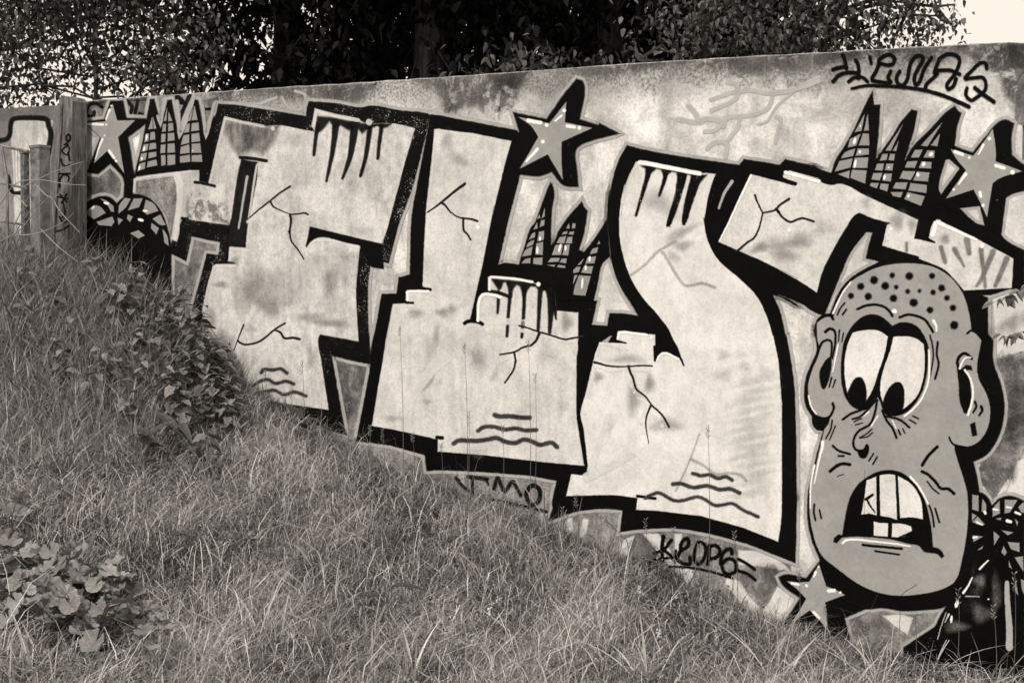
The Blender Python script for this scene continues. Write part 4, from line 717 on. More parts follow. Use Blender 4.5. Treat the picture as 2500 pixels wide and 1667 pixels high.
# bare bramble twigs reaching over the railing and post
m = N('dry_twig'); m.grey(.24); TWIG = m.m
for lab, st in (('long bare twig arching from the railing across the tapered post', [[(0, 500), (40, 448), (100, 440), (165, 450), (210, 452)], [(85, 450), (126, 483), (160, 455), (200, 400)], [(126, 483), (150, 520), (195, 568)], [(60, 455), (110, 430), (170, 405), (205, 395)]]),
                ('thin bare twigs standing in front of the square post', [[(30, 560), (60, 500), (90, 450), (120, 380)], [(20, 600), (55, 540), (95, 490)], [(66, 505), (40, 480), (5, 470)], [(10, 560), (20, 480), (8, 375)]]),
                ('low tangle of bare twigs at the foot of the railing', [[(0, 590), (50, 560), (100, 500), (130, 470)], [(40, 575), (90, 570), (150, 545), (180, 520)], [(100, 560), (140, 600), (190, 640)]])):
    o = empty('bramble_twig', at(*st[0][0], .8)); tag(o, lab, 'twig'); im = Matrix.Translation(o.location).inverted()
    for i, s in enumerate(st): tb('stem' if i == 0 else 'branch', [tuple(q) for q in catmull(s)], .0045, TWIG, o, im, dist=.8-.02*i, r1=.0018)
# ================================================================ leaves, plants
def leafmat(name, lo, hi, rough=.55, trans=.25):
    m = N(name); a = m.n('ShaderNodeAttribute'); a.attribute_name = 'a'
    g = m.math('ADD', lo, m.math('MULTIPLY', a.outputs['Fac'], hi-lo))
    oi = m.n('ShaderNodeObjectInfo'); g = m.math('MULTIPLY', g, m.math('ADD', .8, m.math('MULTIPLY', oi.outputs['Random'], .4)))
    v = m.math('MULTIPLY', g, m.ramp(m.noise(m.coord(), 25, 4, .6), .3, .7, .8, 1.15)); col = m.grey(v); m.b.inputs['Roughness'].default_value = rough
    t = m.n('ShaderNodeBsdfTranslucent'); m.l(col, t.inputs[0]); mxs = m.n('ShaderNodeMixShader'); mxs.inputs[0].default_value = trans
    m.l(m.b.outputs[0], mxs.inputs[1]); m.l(t.outputs[0], mxs.inputs[2]); m.l(mxs.outputs[0], m.t.nodes['Material Output'].inputs[0]); return m.m
GRASS = leafmat('meadow_grass', .05, .74, .55, .3); TALL = leafmat('dry_tall_grass', .06, .66, .6, .3)
NETTLE = leafmat('nettle_leaf', .055, .22, .55, .15); BROAD = leafmat('broad_leaf', .12, .25, .6, .2); DOCK = leafmat('dark_dock_leaf', .035, .08, .5, .1)
STEM = leafmat('plant_stem', .12, .2); FLOWER = leafmat('white_blossom', .55, .75); SEED = leafmat('seed_head', .12, .30)
def inwall(x, y): return (x-LX)*NX + (y-LY)*NY      # negative in front of the face
def blades(x, y, h, w, lean, az, shade, curl, base_dz=-.02):
    n = len(x); z0 = ground_h(x, y)+base_dz; T = np.array([0, .38, .72, 1.0]); WD = np.array([1, .9, .6, .08])
    faz = az+RNG.normal(0, .9, n)+math.pi/2; V = np.zeros((n, 8, 3), np.float32)
    for k, t in enumerate(T):
        bend = lean*t + curl*t*t; r = h*(np.sin(bend)*t*.9); zz = h*t*np.cos(bend*.75)
        cx, cy, cz = x+np.cos(az)*r, y+np.sin(az)*r, z0+zz; hw = w*WD[k]/2
        V[:, 2*k] = np.c_[cx-np.cos(faz)*hw, cy-np.sin(faz)*hw, cz]; V[:, 2*k+1] = np.c_[cx+np.cos(faz)*hw, cy+np.sin(faz)*hw, cz]
    q = np.array([[0, 1, 3, 2], [2, 3, 5, 4], [4, 5, 7, 6]]); F = (np.arange(n)[:, None, None]*8+q[None]).reshape(-1, 4)
    return V.reshape(-1, 3), F, np.repeat(shade, 8)
def smooth_noise(x, y, sc, seed):
    r = np.random.default_rng(seed); o = np.zeros_like(x)
    for i in range(6):
        a = r.uniform(0, 6.28); k = sc*r.uniform(.6, 1.9); o += np.sin((x*math.cos(a)+y*math.sin(a))*k+r.uniform(0, 6.28))
    return o/6
# meadow grass over the whole visible bank
def scatter(n, x0, x1, y0, y1):
    x = RNG.uniform(x0, x1, n); y = RNG.uniform(y0, y1, n); ok, px, py, f = vis(x, y, ground_h(x, y))
    ok &= inwall(x, y) < -.015; return x[ok], y[ok], px[ok], py[ok]
x, y, px, py = scatter(450000, -5.0, 3.2, 5.0, 13.2)
clump = smooth_noise(x, y, 9, 3); dens2 = smooth_noise(x, y, 3, 5); keep = RNG.random(len(x)) < .72+.35*clump
x, y, px, py, clump, dens2 = (q[keep] for q in (x, y, px, py, clump, dens2)); n = len(x)
near = np.clip((7.5-y)/2.5, 0, 1)
h = RNG.gamma(4, .030, n)*(1+.30*dens2+.25*clump)+.03; h = np.clip(h, .04, .36); wallgap = -inwall(x, y)
h *= np.clip(.85+wallgap*.5, .85, 1)
stray = RNG.random(n) < .012; h[stray] *= 1.7
sh = np.clip(RNG.beta(1.1, 2.2, n)+.22*clump+.26*dens2, 0, 1); sh[RNG.random(n) < .07] = RNG.uniform(.75, 1)
az0 = .6+1.4*smooth_noise(x, y, 2.5, 11)+RNG.normal(0, 1.7, n)
V, F, A = blades(x, y, h, RNG.uniform(.003, .0075, n), RNG.uniform(.1, 1.15, n), az0, sh, RNG.gamma(2, .7, n))
tag(fastmesh('meadow_grass', V, F, GRASS, attr=A), 'uncut tangled meadow grass covering the bank in front of the wall', 'grass', kind='stuff')
# long arching blades and thin stems tangled through it
x, y, px, py = scatter(11000, -5.0, 3.2, 5.0, 13.2); n = len(x); gap = -inwall(x, y)
V, F, A = blades(x, y, RNG.uniform(.16, .42, n)*np.where(gap < .35, .8, 1), RNG.uniform(.002, .0045, n), RNG.uniform(.1, .9, n), RNG.uniform(0, 6.28, n), np.clip(RNG.beta(2, 2, n)+.1, 0, 1), RNG.gamma(3, .45, n))
tag(fastmesh('wild_grass', V, F, GRASS, attr=A), 'long thin arching grass blades rising out of the meadow', 'grass', kind='stuff')
# ragged fringe of taller stems along the wall foot
x, y, px, py = scatter(120000, -5.0, 3.2, 5.0, 13.2); gap = -inwall(x, y); kk = (gap < .28) & (smooth_noise(x, y, 7, 21) > .12) & (px > 560); x, y = x[kk], y[kk]; n = len(x)
V, F, A = blades(x, y, RNG.gamma(6, .038, n), RNG.uniform(.002, .006, n), RNG.uniform(.0, .5, n), RNG.uniform(0, 6.28, n), np.clip(RNG.beta(1.2, 2.4, n), 0, 1), RNG.gamma(2, .35, n))
tag(fastmesh('wall_foot_grass', V, F, TALL, attr=A), 'ragged fringe of taller grass along the foot of the painted wall', 'grass', kind='stuff')
# small dark broad leaves of low weeds spread in patches through the grass
x, y, px, py = scatter(60000, -5.0, 3.2, 5.0, 13.2); kk = smooth_noise(x, y, 3.4, 31) > .22; x, y = x[kk], y[kk]; n = len(x); z = ground_h(x, y)+RNG.uniform(.03, .16, n)
az = RNG.uniform(0, 6.28, n); L_ = RNG.uniform(.012, .034, n); tl = RNG.uniform(-.3, 1.0, n); ax = np.c_[np.cos(az)*np.cos(tl), np.sin(az)*np.cos(tl), np.sin(tl)]*L_[:, None]; sd_ = np.c_[-np.sin(az), np.cos(az), RNG.normal(0, .3, n)]*(L_*.36)[:, None]
C0 = np.c_[x, y, z]; V = np.stack([C0, C0+ax*.5+sd_, C0+ax, C0+ax*.5-sd_], 1).reshape(-1, 3); F = np.arange(n*4).reshape(-1, 4)
tag(fastmesh('low_weeds', V, F, NETTLE, attr=np.repeat(RNG.uniform(.2, 1, n), 4)), 'small dark leaves of low weeds mixed into the meadow grass', 'weeds', kind='stuff')
# taller dry grass piled against the far left part of the wall
x, y, px, py = scatter(60000, -5.6, -1.4, 7.8, 13.4); dw = -inwall(x, y)
lim = np.interp(px, [0, 180, 350, 480, 560, 620], [2.4, 2.0, 1.6, 1.0, .55, .0]); keep = (dw < lim) & (px < 600)
x, y, px, dw, lim = x[keep], y[keep], px[keep], dw[keep], lim[keep]; n = len(x)
hh = np.interp(px, [0, 120, 200, 330, 430, 520, 600], [.56, .56, .54, .56, .46, .34, .2])*RNG.uniform(.45, 1.12, n)*np.clip(.45+(lim-dw)/lim*.9, .4, 1)
V, F, A = blades(x, y, hh, RNG.uniform(.004, .012, n), RNG.uniform(.02, .6, n), RNG.uniform(0, 6.28, n), np.clip(RNG.beta(1.3, 3.4, n), 0, 1), RNG.gamma(1.5, .3, n))
tag(fastmesh('tall_grass', V, F, TALL, attr=A), 'tall dry grass heaped against the wall below the round cobwebbed shape', 'grass', kind='stuff')
# ---- leaf shapes
def leaf_mesh(name, L, Wd, teeth, mat, fold=.25, droop=.3, shade=.5, seg=7):
    V = []; F = []; A = []
    for i in range(seg+1):
        t = i/seg; w = Wd*.5*(math.sin(math.pi*min(1, t**.72))**.85 if t < 1 else 0)*(1+(teeth if i % 2 else -teeth)); xx = L*t; z = -droop*L*t*t
        V += [(xx-(.10*L if i % 2 and teeth else 0), -w, z+w*fold), (xx, 0, z), (xx-(.10*L if i % 2 and teeth else 0), w, z+w*fold)]
        A += [shade+.15, shade-.25, shade+.15]
    for i in range(seg):
        a = 3*i; F += [(a, a+1, a+4, a+3), (a+1, a+2, a+5, a+4)]
    me = bpy.data.meshes.new(name); me.from_pydata(V, [], F); me.materials.append(mat)
    at_ = me.attributes.new('a', 'FLOAT', 'POINT'); at_.data.foreach_set('value', np.clip(np.array(A, np.float32), 0, 1)); return me
def round_leaf(name, r, mat, lobes=7, cup=.35, shade=.5):
    K = 28; V = [(0, 0, 0)]; A = [shade-.2]; F = []
    for ring, f in enumerate((.5, 1.0)):
        for k in range(K):
            t = -math.pi*.93+2*math.pi*.93*k/(K-1); rr = r*f*(1+.03*math.cos(lobes*t)*(f > .9)+.04*math.sin(13*t)*(f > .9))
            V.append((rr*math.cos(t)+r*.15, rr*math.sin(t), cup*rr*f+.10*r*f*math.cos(lobes*t+.3)))
            A.append(shade+.3*f*math.cos(lobes*t)*.5+.1*f)
    for k in range(K-1): F += [(0, 1+k, 2+k), (1+k, 1+K+k, 2+K+k, 2+k)]
    me = bpy.data.meshes.new(name); me.from_pydata(V, [], F); me.materials.append(mat)
    at_ = me.attributes.new('a', 'FLOAT', 'POINT'); at_.data.foreach_set('value', np.clip(np.array(A, np.float32), 0, 1)); return me
def put(name, me, parent, loc, rot, sc=1.):
    o = bpy.data.objects.new(name, me); S.collection.objects.link(o); o.parent = parent; o.location = loc; o.rotation_euler = rot; o.scale = (sc,)*3; return o
rnd = random.Random(5)
nleaf = [leaf_mesh('nettle_leaf', .088, .060, .16, NETTLE, shade=s, droop=d) for s, d in ((.3, .35), (.6, .2), (.9, .5))]
def nettle(px, dist, h, label, nl=7, leaves=nleaf, sc=1., name='nettle_plant', cat='weed', group='leafy weeds against the wall'):
    x, y = spot(px, dist); z = gh(x, y); o = empty(name, (x, y, z-.02), rnd.uniform(0, 6.28)); tag(o, label, cat, group)
    lx, ly = rnd.uniform(-.12, .12)*h*2, rnd.uniform(-.12, .12)*h*2; V = []; F = []
    pts = [(lx*t*t, ly*t*t, h*t) for t in (0, .25, .5, .75, 1)]; tube(V, F, pts, .004, .002, 5); mesh('stem', V, F, STEM, o)
    for i in range(nl):
        t = .15+.85*i/(nl-1); a0 = i*math.pi/2+rnd.uniform(-.3, .3)
        for s in (0, math.pi):
            q = a0+s+rnd.uniform(-.35, .35); rr = rnd.uniform(.0, .09)*(1.2-t)
            put('leaf', rnd.choice(leaves), o, (lx*t*t+rr*math.cos(q), ly*t*t+rr*math.sin(q), h*t), (rnd.uniform(-.4, .4), rnd.uniform(-.35, .45), q), sc*rnd.uniform(.85, 1.35)*(1.2-.4*t))
    return o
wl_desc = ['leafy dark weed hugging the wall just {}', ]
NP = [(452, .10, .52, 'below the stepped black outline'), (478, .28, .50, 'left of the first cream letter'), (505, .12, .46, 'touching the lower left edge of the first cream letter'), (528, .35, .44, 'in front of the first letter corner'), (430, .40, .50, 'in front of the stepped grey gap'),
      (400, .30, .50, 'right of the cobwebbed ball'), (372, .5, .46, 'under the right side of the cobwebbed ball'), (550, .16, .36, 'at the foot of the first letter'), (575, .30, .28, 'lowest on the slope, near three wavy lines'), (468, .60, .44, 'in the middle of the weed patch'),
      (500, .75, .38, 'at the front of the weed patch'), (535, .62, .30, 'at the front right of the weed patch'), (340, .75, .42, 'amid tall grass left of the weed patch'), (420, .85, .36, 'at the front left of the weed patch'), (290, .55, .46, 'deep in the tall grass below the cobwebbed ball'),
      (205, .50, .50, 'at the foot of the tapered post'), (120, .9, .42, 'in front of the tapered post, among tall grass'), (562, .46, .26, 'beside the lowest wavy line'), (440, .20, .40, 'low behind the others under the grey gap'), (515, .50, .42, 'in the densest part of the weed patch'), (488, .42, .52, 'tallest in the middle of the weed patch'), (455, .45, .46, 'left of the tallest weed')]
for px_, d_, h_, s_ in NP: nettle(px_, d_, h_, 'dark toothed-leaf weed '+s_, nl=13 if h_ > .35 else 9)
for i in range(36):
    q_ = rnd.uniform(300, 552); nettle(q_, rnd.uniform(.1, 1.25)*(1 if q_ < 500 else .6), rnd.uniform(.30, .52)*(1 if q_ < 540 else .75), 'one of the crowded low dark weeds filling the leafy patch beside the first letter', nl=9, group='low weeds filling the leafy patch')
for i in range(12):
    nettle(rnd.uniform(10, 330), rnd.uniform(.3, 1.4), rnd.uniform(.36, .5), 'one of the dark weeds poking out of the tall grass left of the leafy patch', nl=9, group='weeds poking out of the tall grass')
# ---- pale round-leaved weeds at lower left
rl = [round_leaf('round_leaf', .056, BROAD, 7, c_, s_) for c_, s_ in ((.2, .5), (.3, .8), (.1, .25), (.4, .6))]
def gpx(px, py):
    d = ray(px, py); t = 4.
    for _ in range(400):
        p = d*t
        if EYE+p.z < gh(p.x, p.y): break
        t += .03
    return p.x, p.y
RL = [(25, 1420, 'round-leaved weed at the left frame edge, highest of the pale patch'), (75, 1475, 'round-leaved weed in the upper middle of the pale patch'), (165, 1480, 'round-leaved weed with broad pale leaves above the patch centre'), (225, 1470, 'round-leaved weed at the upper right of the pale patch'), (280, 1500, 'round-leaved weed at the right end of the pale patch'),
      (40, 1545, 'round-leaved weed low at the left frame edge'), (115, 1560, 'round-leaved weed at the bottom centre of the pale patch'), (190, 1560, 'round-leaved weed low in the pale patch, right of centre'), (255, 1570, 'round-leaved weed at the lower right of the pale patch'), (330, 1560, 'outermost small round-leaved weed on the right, among grass'), (60, 1385, 'small round-leaved weed above the pale patch'), (5, 1490, 'round-leaved weed cut by the left frame edge'), (320, 1625, 'small round-leaved weed lowest, near the bottom edge'), (20, 1300, 'round-leaved weed highest at the left frame edge, alone in grass'), (110, 1430, 'round-leaved weed near the top of the pale patch, left of centre'), (190, 1425, 'round-leaved weed near the top of the pale patch, right of centre'), (0, 1440, 'round-leaved weed half outside the left edge, in the upper patch'), (150, 1520, 'round-leaved weed in the very centre of the pale patch'), (300, 1545, 'round-leaved weed just inside the right end of the pale patch'), (70, 1515, 'round-leaved weed left of the patch centre')]
for i, (a_, b_, lab) in enumerate(RL):
    x, y = gpx(a_, b_+20); o = empty('round_leaved_weed', (x, y, gh(x, y)), rnd.uniform(0, 6.28)); tag(o, lab, 'weed', 'pale round-leaved weeds at lower left')
    for k in range(13 if i < 9 else 7):
        a = rnd.uniform(0, 6.28); r = rnd.uniform(.02, .15); hh_ = rnd.uniform(.10, .22); V = []; F = []
        tube(V, F, [(0, 0, 0), (r*.5*math.cos(a), r*.5*math.sin(a), hh_*.7), (r*math.cos(a), r*math.sin(a), hh_)], .003, .002, 4); mesh('stalk', V, F, STEM, o)
        # leaves tip towards the light behind the camera
        put('leaf', rnd.choice(rl), o, (r*math.cos(a), r*math.sin(a), hh_), (rnd.uniform(-.9, .9), rnd.uniform(-.5, .9), a+rnd.uniform(-.8, .8)), rnd.uniform(.55, 1.15))
# ---- coarse grass tufts with broad pale blades
bl_ = [leaf_mesh('broad_blade', .42, .013, 0, GRASS, fold=.5, droop=dd, shade=ss, seg=9) for dd, ss in ((.3, .6), (.7, .8), (1.0, .5))]
for px_, py_, lab in ((1900, 1650, 'coarse pale grass tuft at the bottom edge left of the chin'), (2140, 1660, 'coarse pale grass tuft at the bottom edge under the chin'), (2290, 1640, 'coarse grass tuft before the black web shape'), (2440, 1655, 'coarse grass tuft in the lower right corner'), (1570, 1665, 'coarse pale grass tuft on the bottom edge, right of centre'), (640, 1560, 'coarse grass tuft right of the round-leaved weeds'), (1010, 1660, 'coarse grass tuft on the bottom edge, left of centre'), (90, 1660, 'coarse grass tuft in the lower left corner')):
    x, y = gpx(px_, py_+20); o = empty('grass_tuft', (x, y, gh(x, y)-.02)); tag(o, lab, 'grass tuft', 'coarse grass tufts')
    for k in range(11): put('blade', rnd.choice(bl_), o, (rnd.gauss(0, .03), rnd.gauss(0, .03), 0), (rnd.uniform(-.3, .3), rnd.uniform(-1.45, -.85), rnd.uniform(0, 6.28)), rnd.uniform(.5, 1.0))
# ---- dark dock plants in the grass
dl = [leaf_mesh('dock_leaf', .24, .075, 0, DOCK, fold=.4, droop=dd, shade=.5) for dd in (.25, .7, 1.0)]
for px_, py_, lab, k in ((365, 1130, 'dark curling dock plant alone in the mid grass at left', 8), (430, 1100, 'smaller dark dock plant right beside the larger one', 6), (960, 1490, 'small dark curled leaf plant in the lower centre grass', 2), (745, 1075, 'dark shrivelled plant at the foot of the first letter', 4)):
    x, y = gpx(px_, py_+15); o = empty('dock_plant', (x, y, gh(x, y)), rnd.uniform(0, 6)); tag(o, lab, 'weed')
    V = []; F = []; tube(V, F, [(0, 0, 0), (.01, 0, .12), (.02, .01, .24)], .005, .003, 5); mesh('stem', V, F, STEM, o)
    for i in range(k): put('leaf', rnd.choice(dl), o, (.01, 0, .06+.16*i/k), (rnd.uniform(-.5, .5), rnd.uniform(-.9, -.2), i*2.4), rnd.uniform(.6, 1.0))
# ---- tall seeding grass stalks in front of the wall
GS = [(983, 1130, 800, 'tallest thin stalk, in front of the second letter left side', .3), (1140, 1170, 840, 'thin stalk left of the three bars on the second letter', .3), (1135, 1120, 1005, 'short forked stalk left of the three bars', .35), (1292, 1180, 830, 'very thin tall stalk crossing the right ends of the three bars', .3), (1300, 1170, 915, 'stalk with slender seed spike right of the three bars', .33), (1222, 1190, 1040, 'stalk with knobbly seed head below the three bars', .4), (1728, 1235, 1040, 'thin stalk before the wavy lines of the S letter', .25),
      (740, 1100, 880, 'thin stalk at the right foot of the first letter', .3), (845, 1090, 985, 'stalk bending over the narrow gap between first and second letter', .4), (935, 1085, 1050, 'stalk with pale fluffy head at the second letter corner', .35), (893, 1090, 1040, 'stalk with white drooping head left of the second letter corner', .35), (1370, 1310, 1240, 'pale bent stalk in front of the black band under the S', .4), (1570, 1320, 1268, 'short pointed stalk under the S letter', .3), (1800, 1450, 1300, 'thin stalk beside the tag reading KLOPS', .25), (645, 1010, 905, 'fine stalk below the first letter crack line', .3), (1860, 1560, 1480, 'short stalk near the grey star in the grass', .3), (2120, 1640, 1520, 'thin stalk below the chin of the face', .3), (1945, 1480, 1395, 'short twiggy stalk left of the low grey star', .3)]
GS += [(620, 1000, 930, 'short stalk at the lower left edge of the first letter', .25), (700, 1050, 950, 'pair-like short stalk under the first letter wavy lines', .3), (1010, 1150, 1060, 'short leaning stalk at the black step of the second letter', .3), (1075, 1180, 1085, 'short stalk in front of the black band left of the TIMO tag', .35), (1410, 1320, 1210, 'dark thin stalk between the second letter and the S', .25), (1455, 1340, 1255, 'stalk in front of the white V-shaped marks', .3), (1640, 1420, 1290, 'stalk rising left of the letter K of the low tag', .3), (1700, 1430, 1330, 'stalk in front of the letter O of the low tag', .3),
       (2020, 1600, 1480, 'stalk right of the low grey star', .3), (2230, 1650, 1500, 'stalk in front of the black below the chin', .3), (2330, 1650, 1440, 'tall stalk before the dashed white line of the web shape', .3), (2430, 1660, 1480, 'stalk in front of the black web shape at the lower right', .25), (2470, 1660, 1400, 'tallest stalk in the lower right corner', .2)]
for px_, pb, pt, lab, d_ in GS:
    b = at(px_, pb, d_); t = at(px_+rnd.uniform(-8, 14), pt, d_+.03); x, y = b.x, b.y; z = gh(x, y); o = empty('grass_stalk', (x, y, z)); tag(o, lab, 'grass stalk', 'tall grass stalks in front of the wall')
    top = t-Vector((x, y, z)); V = []; F = []; q = [tuple(top*k+Vector((math.sin(k*3)*.012, 0, 0))) for k in (0, .25, .5, .75, 1)]; q[0] = (0, 0, -.02)
    tube(V, F, q, .0030, .0012, 4); mesh('stem', V, F, STEM, o)
    V = []; F = []; A = []; hl = .05+.05*rnd.random()
    for k in range(16):
        f = 1-hl/top.length*(k/16); p = top*f; a = k*2.4; s = .015+.010*rnd.random(); dr = Vector((math.cos(a), math.sin(a), .9)).normalized()
        i = len(V); sd_ = dr.orthogonal().normalized()*.0028; V += [tuple(p), tuple(p+dr*s*.5+sd_), tuple(p+dr*s), tuple(p+dr*s*.5-sd_)]; F.append((i, i+1, i+2, i+3)); A += [.5]*4
    mesh('seed_head', V, F, SEED, o, attr=A)
# ---- pale flower spikes dotted in the grass
FS = [(1215, 1465, 'white flower spike lying over in the centre grass'), (1195, 1495, 'white blossom cluster just below the centre spike'), (515, 1610, 'white flower spike upright near the bottom edge, left of centre'), (1425, 1395, 'pale flower cluster in the grass under the S letter'), (1560, 1440, 'small pale flower spike left of the tag reading KLOPS'), (1300, 1185, 'white flower head in front of the TIMO tag'), (1285, 1210, 'second white flower head lower on the TIMO tag'), (40, 790, 'pale flower spike at the left edge, in the upper grass'), (480, 935, 'pale round blossom at the foot of the weed patch'), (440, 915, 'pale blossom spray left of the weed patch foot'), (1150, 1575, 'pale blossom low in the centre grass'), (1610, 1545, 'tiny pale blossom near the lower right grass')]
for px_, py_, lab in FS:
    x, y = gpx(px_, py_+45); z = gh(x, y); o = empty('flower_spike', (x, y, z)); tag(o, lab, 'flower', 'pale flowers in the grass')
    d = ray(px_, py_); p = d*(y/d.y); top = Vector((p.x-x, 0, EYE+p.z-z)); V = []; F = []; tube(V, F, [(0, 0, 0), tuple(top*.5+Vector((.01, 0, 0))), tuple(top)], .002, .0015, 4); mesh('stem', V, F, STEM, o)
    V = []; F = []; A = []; L = .05+.02*rnd.random(); tl = rnd.uniform(-.5, .9)
    for k in range(26):
        t = k/26; c0 = top+Vector((math.sin(tl)*L*(t-.6), rnd.uniform(-.006, .006), math.cos(tl)*L*(t-.6)))+Vector((rnd.gauss(0, .006), rnd.gauss(0, .006), rnd.gauss(0, .004))); r = .0045+.002*rnd.random(); i = len(V)
        V += [tuple(c0+Vector(q)*r) for q in ((1, 0, 0), (-1, 0, 0), (0, 1, 0), (0, -1, 0), (0, 0, 1), (0, 0, -1))]; F += [(i+a, i+b, i+c_) for a, b, c_ in ((0, 2, 4), (2, 1, 4), (1, 3, 4), (3, 0, 4), (2, 0, 5), (1, 2, 5), (3, 1, 5), (0, 3, 5))]; A += [.5]*6
    mesh('blossom', V, F, FLOWER, o, attr=A)
# ---- creeper sprig hanging before the right end of the wall
cl = [leaf_mesh('creeper_leaf', .055, .032, 0, NETTLE, fold=.3, droop=.3, shade=s) for s in (.5, .9, 1.)]
for lab, base, pts in (('creeper sprig hanging by the right ear of the face', (2500, 700), [(2510, 690), (2480, 715), (2455, 725), (2420, 740)]), ('lower creeper sprig at the right frame edge beside the ear', (2500, 850), [(2510, 805), (2480, 815), (2460, 822), (2440, 815)])):
    o = empty('creeper_sprig', at(*base, .12)); tag(o, lab, 'creeper'); im = Matrix.Translation(o.location).inverted(); V = []; F = []
    q = [im @ at(a, b, .12) for a, b in catmull(pts)]; tube(V, F, q, .002, .001, 4); mesh('stem', V, F, STEM, o)
    for i in range(12): put('leaf', rnd.choice(cl), o, q[min(len(q)-1, int(i*len(q)/12))], (rnd.uniform(-1.2, -.4), rnd.uniform(.2, 1.2), WA+rnd.uniform(-.6, .6)+(math.pi if i % 2 else 0)), rnd.uniform(.7, 1.3))
# ================================================================ trees behind the wall
m = N('bark'); v = m.noise(m.coord((5, 5, 1)), 6, 6, .7); m.grey(m.ramp(v, .3, .7, .015, .06)); BARK = m.m
LITLEAF = leafmat('pale_tree_leaf', .03, .15, .6, .12); SHADELEAF = leafmat('shaded_tree_leaf', .002, .012, .8, .02)  # canopy shade is put into the near-black leaf colour of the inner trees
def tree(x, y, h, blobs, nleaves, size, mat, label, trunk_r=.12, dens_box=None):
    z = gh(x, y); blobs = [(b[0], b[1], b[2]-z, b[3], b[4]) for b in blobs]; o = empty('broadleaf_tree', (x, y, z-.05)); tag(o, label, 'tree', 'trees behind the wall'); V = []; F = []
    tube(V, F, [(0, 0, 0), (.05, .03, h*.3), (-.04, .05, h*.6), (.02, 0, h*.9)], trunk_r, trunk_r*.25, 8)
    for (bx, by, bz, br, bzr) in blobs:
        s = (0, .03, min(h*.8, max(h*.25, bz-br*.9))); e = (bx, by, bz); mid = tuple((s[i]+e[i])/2+RNG.normal(0, .12) for i in range(3)); tube(V, F, [s, mid, e], trunk_r*.35, .012, 6)
        for _ in range(5):
            d = RNG.normal(0, 1, 3); d /= np.linalg.norm(d); tube(V, F, [e, tuple(np.array(e)+d*np.array([br, br, bzr])*.5+RNG.normal(0, .05, 3)), tuple(np.array(e)+d*np.array([br, br, bzr])*.95)], .014, .004, 4)
    mesh('trunk', V, F, BARK, o)
    vol = np.array([b[3]**2*b[4] for b in blobs]); cnt = (vol/vol.sum()*nleaves).astype(int); C = []
    for (bx, by, bz, br, bzr), n in zip(blobs, cnt):
        k = max(4, n//45); d = RNG.normal(0, 1, (k, 3)); d /= np.linalg.norm(d, axis=1)[:, None]; r = RNG.uniform(.15, 1, k)**.5
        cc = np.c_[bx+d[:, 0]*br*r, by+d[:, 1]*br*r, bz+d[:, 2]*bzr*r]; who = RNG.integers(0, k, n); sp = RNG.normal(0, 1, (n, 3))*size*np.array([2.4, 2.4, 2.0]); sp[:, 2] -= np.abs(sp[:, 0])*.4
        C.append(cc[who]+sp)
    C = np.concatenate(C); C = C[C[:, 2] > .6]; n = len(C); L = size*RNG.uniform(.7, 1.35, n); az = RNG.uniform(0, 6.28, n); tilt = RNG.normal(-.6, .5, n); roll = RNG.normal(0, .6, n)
    ax = np.c_[np.cos(az)*np.cos(tilt), np.sin(az)*np.cos(tilt), np.sin(tilt)]; sd_ = np.c_[-np.sin(az), np.cos(az), np.zeros(n)]; up = np.cross(ax, sd_); sd_ = sd_*np.cos(roll)[:, None]+up*np.sin(roll)[:, None]; nn = np.cross(ax, sd_)
    w = (L*.27)[:, None]; l = L[:, None]
    dr = np.c_[np.zeros(n), np.zeros(n), -l[:, 0]*RNG.uniform(.05, .3, n)]
    P0 = C; PT = C+ax*l+dr; A1 = C+ax*l*.28+sd_*w*.95+nn*w*.3; A2 = C+ax*l*.66+sd_*w*.72+nn*w*.2+dr*.4; B1 = C+ax*l*.28-sd_*w*.95+nn*w*.3; B2 = C+ax*l*.66-sd_*w*.72+nn*w*.2+dr*.4; M1 = C+ax*l*.45+dr*.2
    V = np.stack([P0, A1, A2, PT, B2, B1, M1], 1).reshape(-1, 3); b = np.arange(n)[:, None, None]*7; T = np.array([[0, 1, 6], [1, 2, 6], [2, 3, 6], [3, 4, 6], [4, 5, 6], [5, 0, 6]]); F = (b+T[None]).reshape(-1, 3)
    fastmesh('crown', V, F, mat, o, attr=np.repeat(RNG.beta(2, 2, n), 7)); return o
def bl(lst): return lst
# crowns are given as (dx, dy, height above the datum, radius, half height)
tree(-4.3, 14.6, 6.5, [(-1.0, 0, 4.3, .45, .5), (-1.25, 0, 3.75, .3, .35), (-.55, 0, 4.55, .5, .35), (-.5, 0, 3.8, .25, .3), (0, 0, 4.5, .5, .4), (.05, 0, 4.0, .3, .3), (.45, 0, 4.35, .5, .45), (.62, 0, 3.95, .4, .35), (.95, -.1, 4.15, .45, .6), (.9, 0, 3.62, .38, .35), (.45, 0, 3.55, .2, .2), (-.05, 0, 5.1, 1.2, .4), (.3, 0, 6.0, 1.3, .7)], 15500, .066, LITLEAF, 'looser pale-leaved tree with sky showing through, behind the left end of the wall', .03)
tree(-6.2, 16.5, 7, [(0, 0, 4.6, .9, .8), (1.0, 0, 4.4, .6, .5), (1.8, 0, 5.05, .8, .4), (2.8, 0, 5.05, .7, .4), (.5, 0, 5.0, .8, .4), (.3, 0, 3.7, .5, .4), (0, 0, 5.9, 1.5, .8), (.9, 0, 5.3, .8, .4)], 10000, .072, LITLEAF, 'pale-leaved tree partly outside the left frame edge', .05)
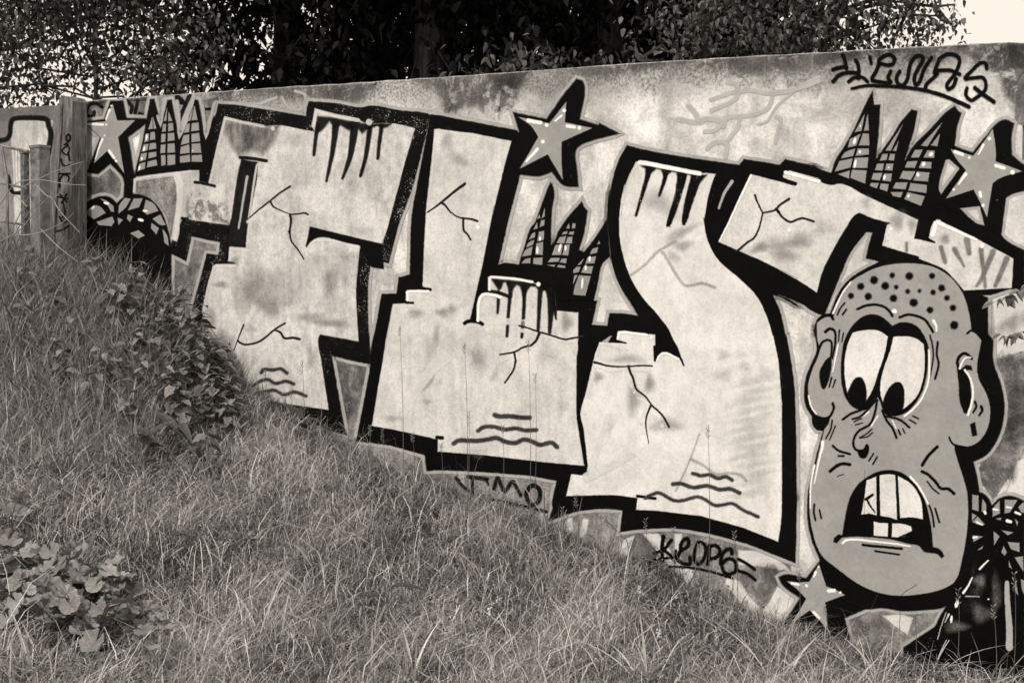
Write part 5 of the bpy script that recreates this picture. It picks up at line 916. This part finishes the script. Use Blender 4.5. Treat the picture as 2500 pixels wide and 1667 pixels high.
tree(1.6, 11.8, 6.0, [(-.3, -1.6, 3.65, .38, .3), (.1, -1.6, 3.5, .38, .26), (.45, -1.6, 3.65, .35, .3), (.8, -1.6, 3.55, .35, .22), (1.0, -1.6, 3.8, .35, .16), (1.3, -1.6, 3.85, .22, .08), (1.02, -1.5, 3.42, .2, .1), (.3, -1.2, 4.35, 1.1, .45), (1.2, -1.6, 3.68, .33, .26), (1.42, -1.6, 3.74, .22, .14), (.3, -1, 5.1, 1.2, .6)], 28000, .045, LITLEAF, 'pale-leaved tree leaning over the wall top near the right crown', .07)
tree(-2.6, 16.2, 9, [(.1, 0, 4.6, 1.4, 1.9), (.4, -1.2, 6.0, 1.6, 1.0), (0, .3, 7.2, 2.2, 1.5), (.7, .2, 3.4, 1.1, .9)], 15000, .12, SHADELEAF, 'dark dense tree left of the middle, with tiny sparks of sky', .2)
tree(-.9, 14.8, 9, [(0, 0, 4.4, 1.5, 1.8), (.2, -1.2, 6.0, 1.8, 1.1), (0, .3, 7.2, 2.2, 1.5), (-.7, .4, 3.2, 1.0, .9)], 15000, .11, SHADELEAF, 'darkest tree above the second letter', .2)
tree(.9, 13.6, 8.5, [(0, 0, 4.1, 1.4, 1.7), (.1, -1.2, 5.8, 1.7, 1.0), (0, .3, 6.8, 2.0, 1.4)], 15000, .105, SHADELEAF, 'dark tree above the blurred-tipped star', .18)
tree(2.2, 14.0, 8.0, [(-.3, 0, 4.1, 1.15, 1.6), (.75, 0, 4.1, .55, .7), (-.3, -.8, 5.8, 1.4, .9), (-.6, .3, 6.4, 1.6, 1.2)], 14000, .10, SHADELEAF, 'dark tree behind the pale-leaved one at right', .18)
tree(-1.0, 20.5, 9, [(-1.8, 0, 4.6, 2.0, 2.4), (1.0, 0, 4.6, 2.4, 2.4), (0, 0, 7.3, 3, 2)], 14000, .17, SHADELEAF, 'dark tree in the second row, seen only through the left gaps', .2)
tree(2.2, 19.5, 9, [(-1.6, 0, 4.2, 2.0, 2.4), (.3, 0, 4.2, 1.6, 2.2), (-.6, 0, 7.3, 2.2, 2)], 13000, .17, SHADELEAF, 'dark tree in the second row, behind the right-hand trees', .2)
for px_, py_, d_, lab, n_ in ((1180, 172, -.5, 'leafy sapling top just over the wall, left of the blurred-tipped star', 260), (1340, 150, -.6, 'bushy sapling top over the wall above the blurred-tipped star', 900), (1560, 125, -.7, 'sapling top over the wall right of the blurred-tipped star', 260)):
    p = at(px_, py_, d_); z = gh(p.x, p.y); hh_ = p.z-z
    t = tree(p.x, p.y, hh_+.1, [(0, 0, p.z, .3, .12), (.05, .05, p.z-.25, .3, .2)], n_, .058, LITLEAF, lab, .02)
